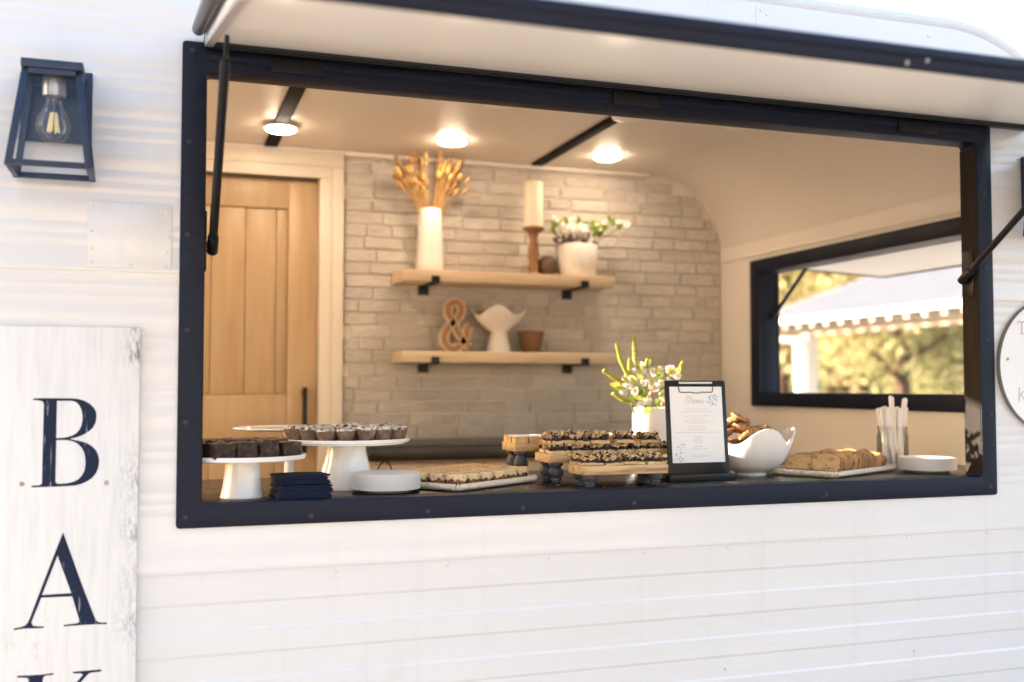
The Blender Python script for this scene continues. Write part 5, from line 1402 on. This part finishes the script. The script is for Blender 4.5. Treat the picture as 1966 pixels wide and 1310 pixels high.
bark = mat('brown_bark', (0.13, 0.085, 0.05), 0.9, var=((0.07, 0.045, 0.028), 9, 0.4, 0.7), bump=(14, 0.02), stretch=(1, 1, 0.3))
leafa = leafmat('olive_tree_leaf', (0.52, 0.49, 0.26), (0.32, 0.34, 0.16), 0.5)
leafb = leafmat('autumn_tree_leaf', (0.52, 0.43, 0.22), (0.38, 0.35, 0.15), 0.5)
def tree_meshes(seed, H, rad, nleaf, lm_):
    random.seed(seed)
    tk = MB()
    tk.tube([(0, 0, 0), (0.05, 0.02, H * 0.2), (-0.04, 0.05, H * 0.45), (0.06, 0, H * 0.8)], [0.22, 0.17, 0.13, 0.04], n=10)
    tips = [Vector((0.05, 0, H * 0.85))]
    for k in range(9):
        a = k * 2.4 + random.uniform(-0.4, 0.4); z = H * random.uniform(0.22, 0.6)
        e = Vector((math.cos(a) * rad * random.uniform(0.6, 0.95), math.sin(a) * rad * random.uniform(0.6, 0.95), z + H * random.uniform(0.08, 0.32)))
        tk.tube([(0, 0, z), (e.x * 0.5, e.y * 0.5, z + (e.z - z) * 0.35), e], [0.08, 0.055, 0.02], n=7)
        tips += [e, Vector((e.x * 0.6, e.y * 0.6, e.z + 0.4)), Vector((e.x * 0.8, e.y * 0.8, e.z - 0.5))]
    cr = MB()
    V, F = [], []
    for k in range(nleaf):
        c = random.choice(tips) + Vector([max(-1.9, min(1.9, random.gauss(0, 1))) * q for q in (1, 1, 0.75)]) * rad * 0.23
        s = random.uniform(0.06, 0.12)
        n = Vector((random.gauss(0, 1), random.gauss(0, 1), random.gauss(0.3, 1))).normalized()
        u = n.orthogonal().normalized(); w = n.cross(u)
        b = len(V)
        V += [c - u * s, c + w * s * 0.5, c + u * s, c - w * s * 0.5]
        F.append([b, b + 1, b + 2, b + 3])
    cr.V, cr.F, cr.M = V, F, [0] * len(F)
    me = bpy.data.meshes.new('crown')
    me.from_pydata(V, [], F); me.materials.append(lm_)
    return mesh('trunk', tk, bark, smooth=60), me
tv = [tree_meshes(1, 6.5, 2.3, 4600, leafa), tree_meshes(2, 7.5, 2.6, 5000, leafb), tree_meshes(3, 5.6, 2.4, 4600, leafa)]
tspots = [(30.5, 27, 0), (33.2, 23, 1), (35.8, 28, 2), (37.2, 22.5, 0), (39.2, 21, 1), (41.4, 27, 2), (43.3, 24, 0)]
tlabs = ['leafy tree at the far left of the end window view', 'tree with golden leaves left of the pavilion downspout', 'leafy tree just right of the pavilion post with the downspout', 'leafy tree left of the leaning brown trunk', 'golden leaved tree with a dark trunk in the middle of the end window', 'leafy tree right of the dark trunk in the end window', 'leafy tree at the right end of the end window view']
random.seed(8)
for (yw, D, v), lab in zip(tspots, tlabs):
    s = random.uniform(0.9, 1.1)
    t = thing('tree', lab, 'tree', (-0.035 + D * math.sin(R(yw)), -2.227 + D * math.cos(R(yw)), GZ), 'trees behind the pavilion', (0, R(random.uniform(-5, 5)), random.uniform(0, 6)))
    t.scale = (s, s, s)
    link('trunk', tv[v][0], t); link('crown', tv[v][1], t)
random.seed(77)
V, F = [], []
for k in range(14000):
    yw, D = R(random.uniform(24, 49)), random.uniform(42, 52)
    h = (3.2 + 1.6 * noise.noise(Vector((yw * 14, 0, 0)))) if yw < R(45) else 3.0
    c = Vector((D * math.sin(yw), -2.2 + D * math.cos(yw), GZ + h * random.random() ** 0.8))
    s = random.uniform(0.16, 0.34)
    n = Vector((random.gauss(0, 1), random.gauss(0, 1), random.gauss(0.3, 1))).normalized()
    u = n.orthogonal().normalized(); w = n.cross(u); b = len(V)
    V += [c - u * s, c + w * s * 0.6, c + u * s, c - w * s * 0.6]; F.append([b, b + 1, b + 2, b + 3])
me = bpy.data.meshes.new('far_woods'); me.from_pydata(V, [], F); me.materials.append(leafa)
tag(link('far_woods', me), 'sunlit woods far behind the pavilion', None, None, 'stuff')

# ------------------------------------------------------------------ unseen behind the camera: a pale house added to bounce fill light
hs = thing('fill_house', 'added pale house unseen behind the camera, bouncing fill onto the siding', 'house', (-3, -20, GZ))
stucco = mat('pale_stucco', (0.62, 0.58, 0.51), 0.85, var=((0.55, 0.51, 0.44), 1.2, 0.4, 0.7), bump=(18, 0.004))
tiles = mat('brown_roof_shingle', (0.16, 0.11, 0.085), 0.8, var=((0.10, 0.07, 0.055), 5, 0.4, 0.7), bump=(9, 0.02))
wood = mat('dark_green_shutter', (0.05, 0.08, 0.06), 0.5)
winm = mat('dark_window_glass', (0.03, 0.035, 0.04), 0.06, spec=0.8)
part('wall', MB().box(-17, 11, -26, -20, GZ + 0.01, 4.6), stucco, hs)
part('roof', MB().prism([(-26.6, 4.5), (-19.3, 4.5), (-19.3, 4.62), (-23, 7.0), (-26.6, 4.62)], 'x', -17.6, 11.6), tiles, hs)
for x in (-14.5, -10.5, -6.5, 1.5, 5.0, 8.5):
    w_ = part('window', MB().ring(rrect(x - 0.6, x + 0.6, 1.0, 2.5, 0.01, 1), rrect(x - 0.52, x + 0.52, 1.08, 2.42, 0.01, 1), 'y', -20.0, -19.93), white_m, hs)
    part('pane', MB().box(x - 0.52, x + 0.52, -19.99, -19.965, 1.08, 2.42), winm, w_)
    for s in (-1, 1):
        part('shutter', MB().box(x + s * 0.92 - 0.28, x + s * 0.92 + 0.28, -19.998, -19.95, 0.98, 2.52), wood, hs)
part('door', MB().box(-3.1, -2.0, -19.998, -19.94, GZ + 0.02, 2.2), wood, hs)
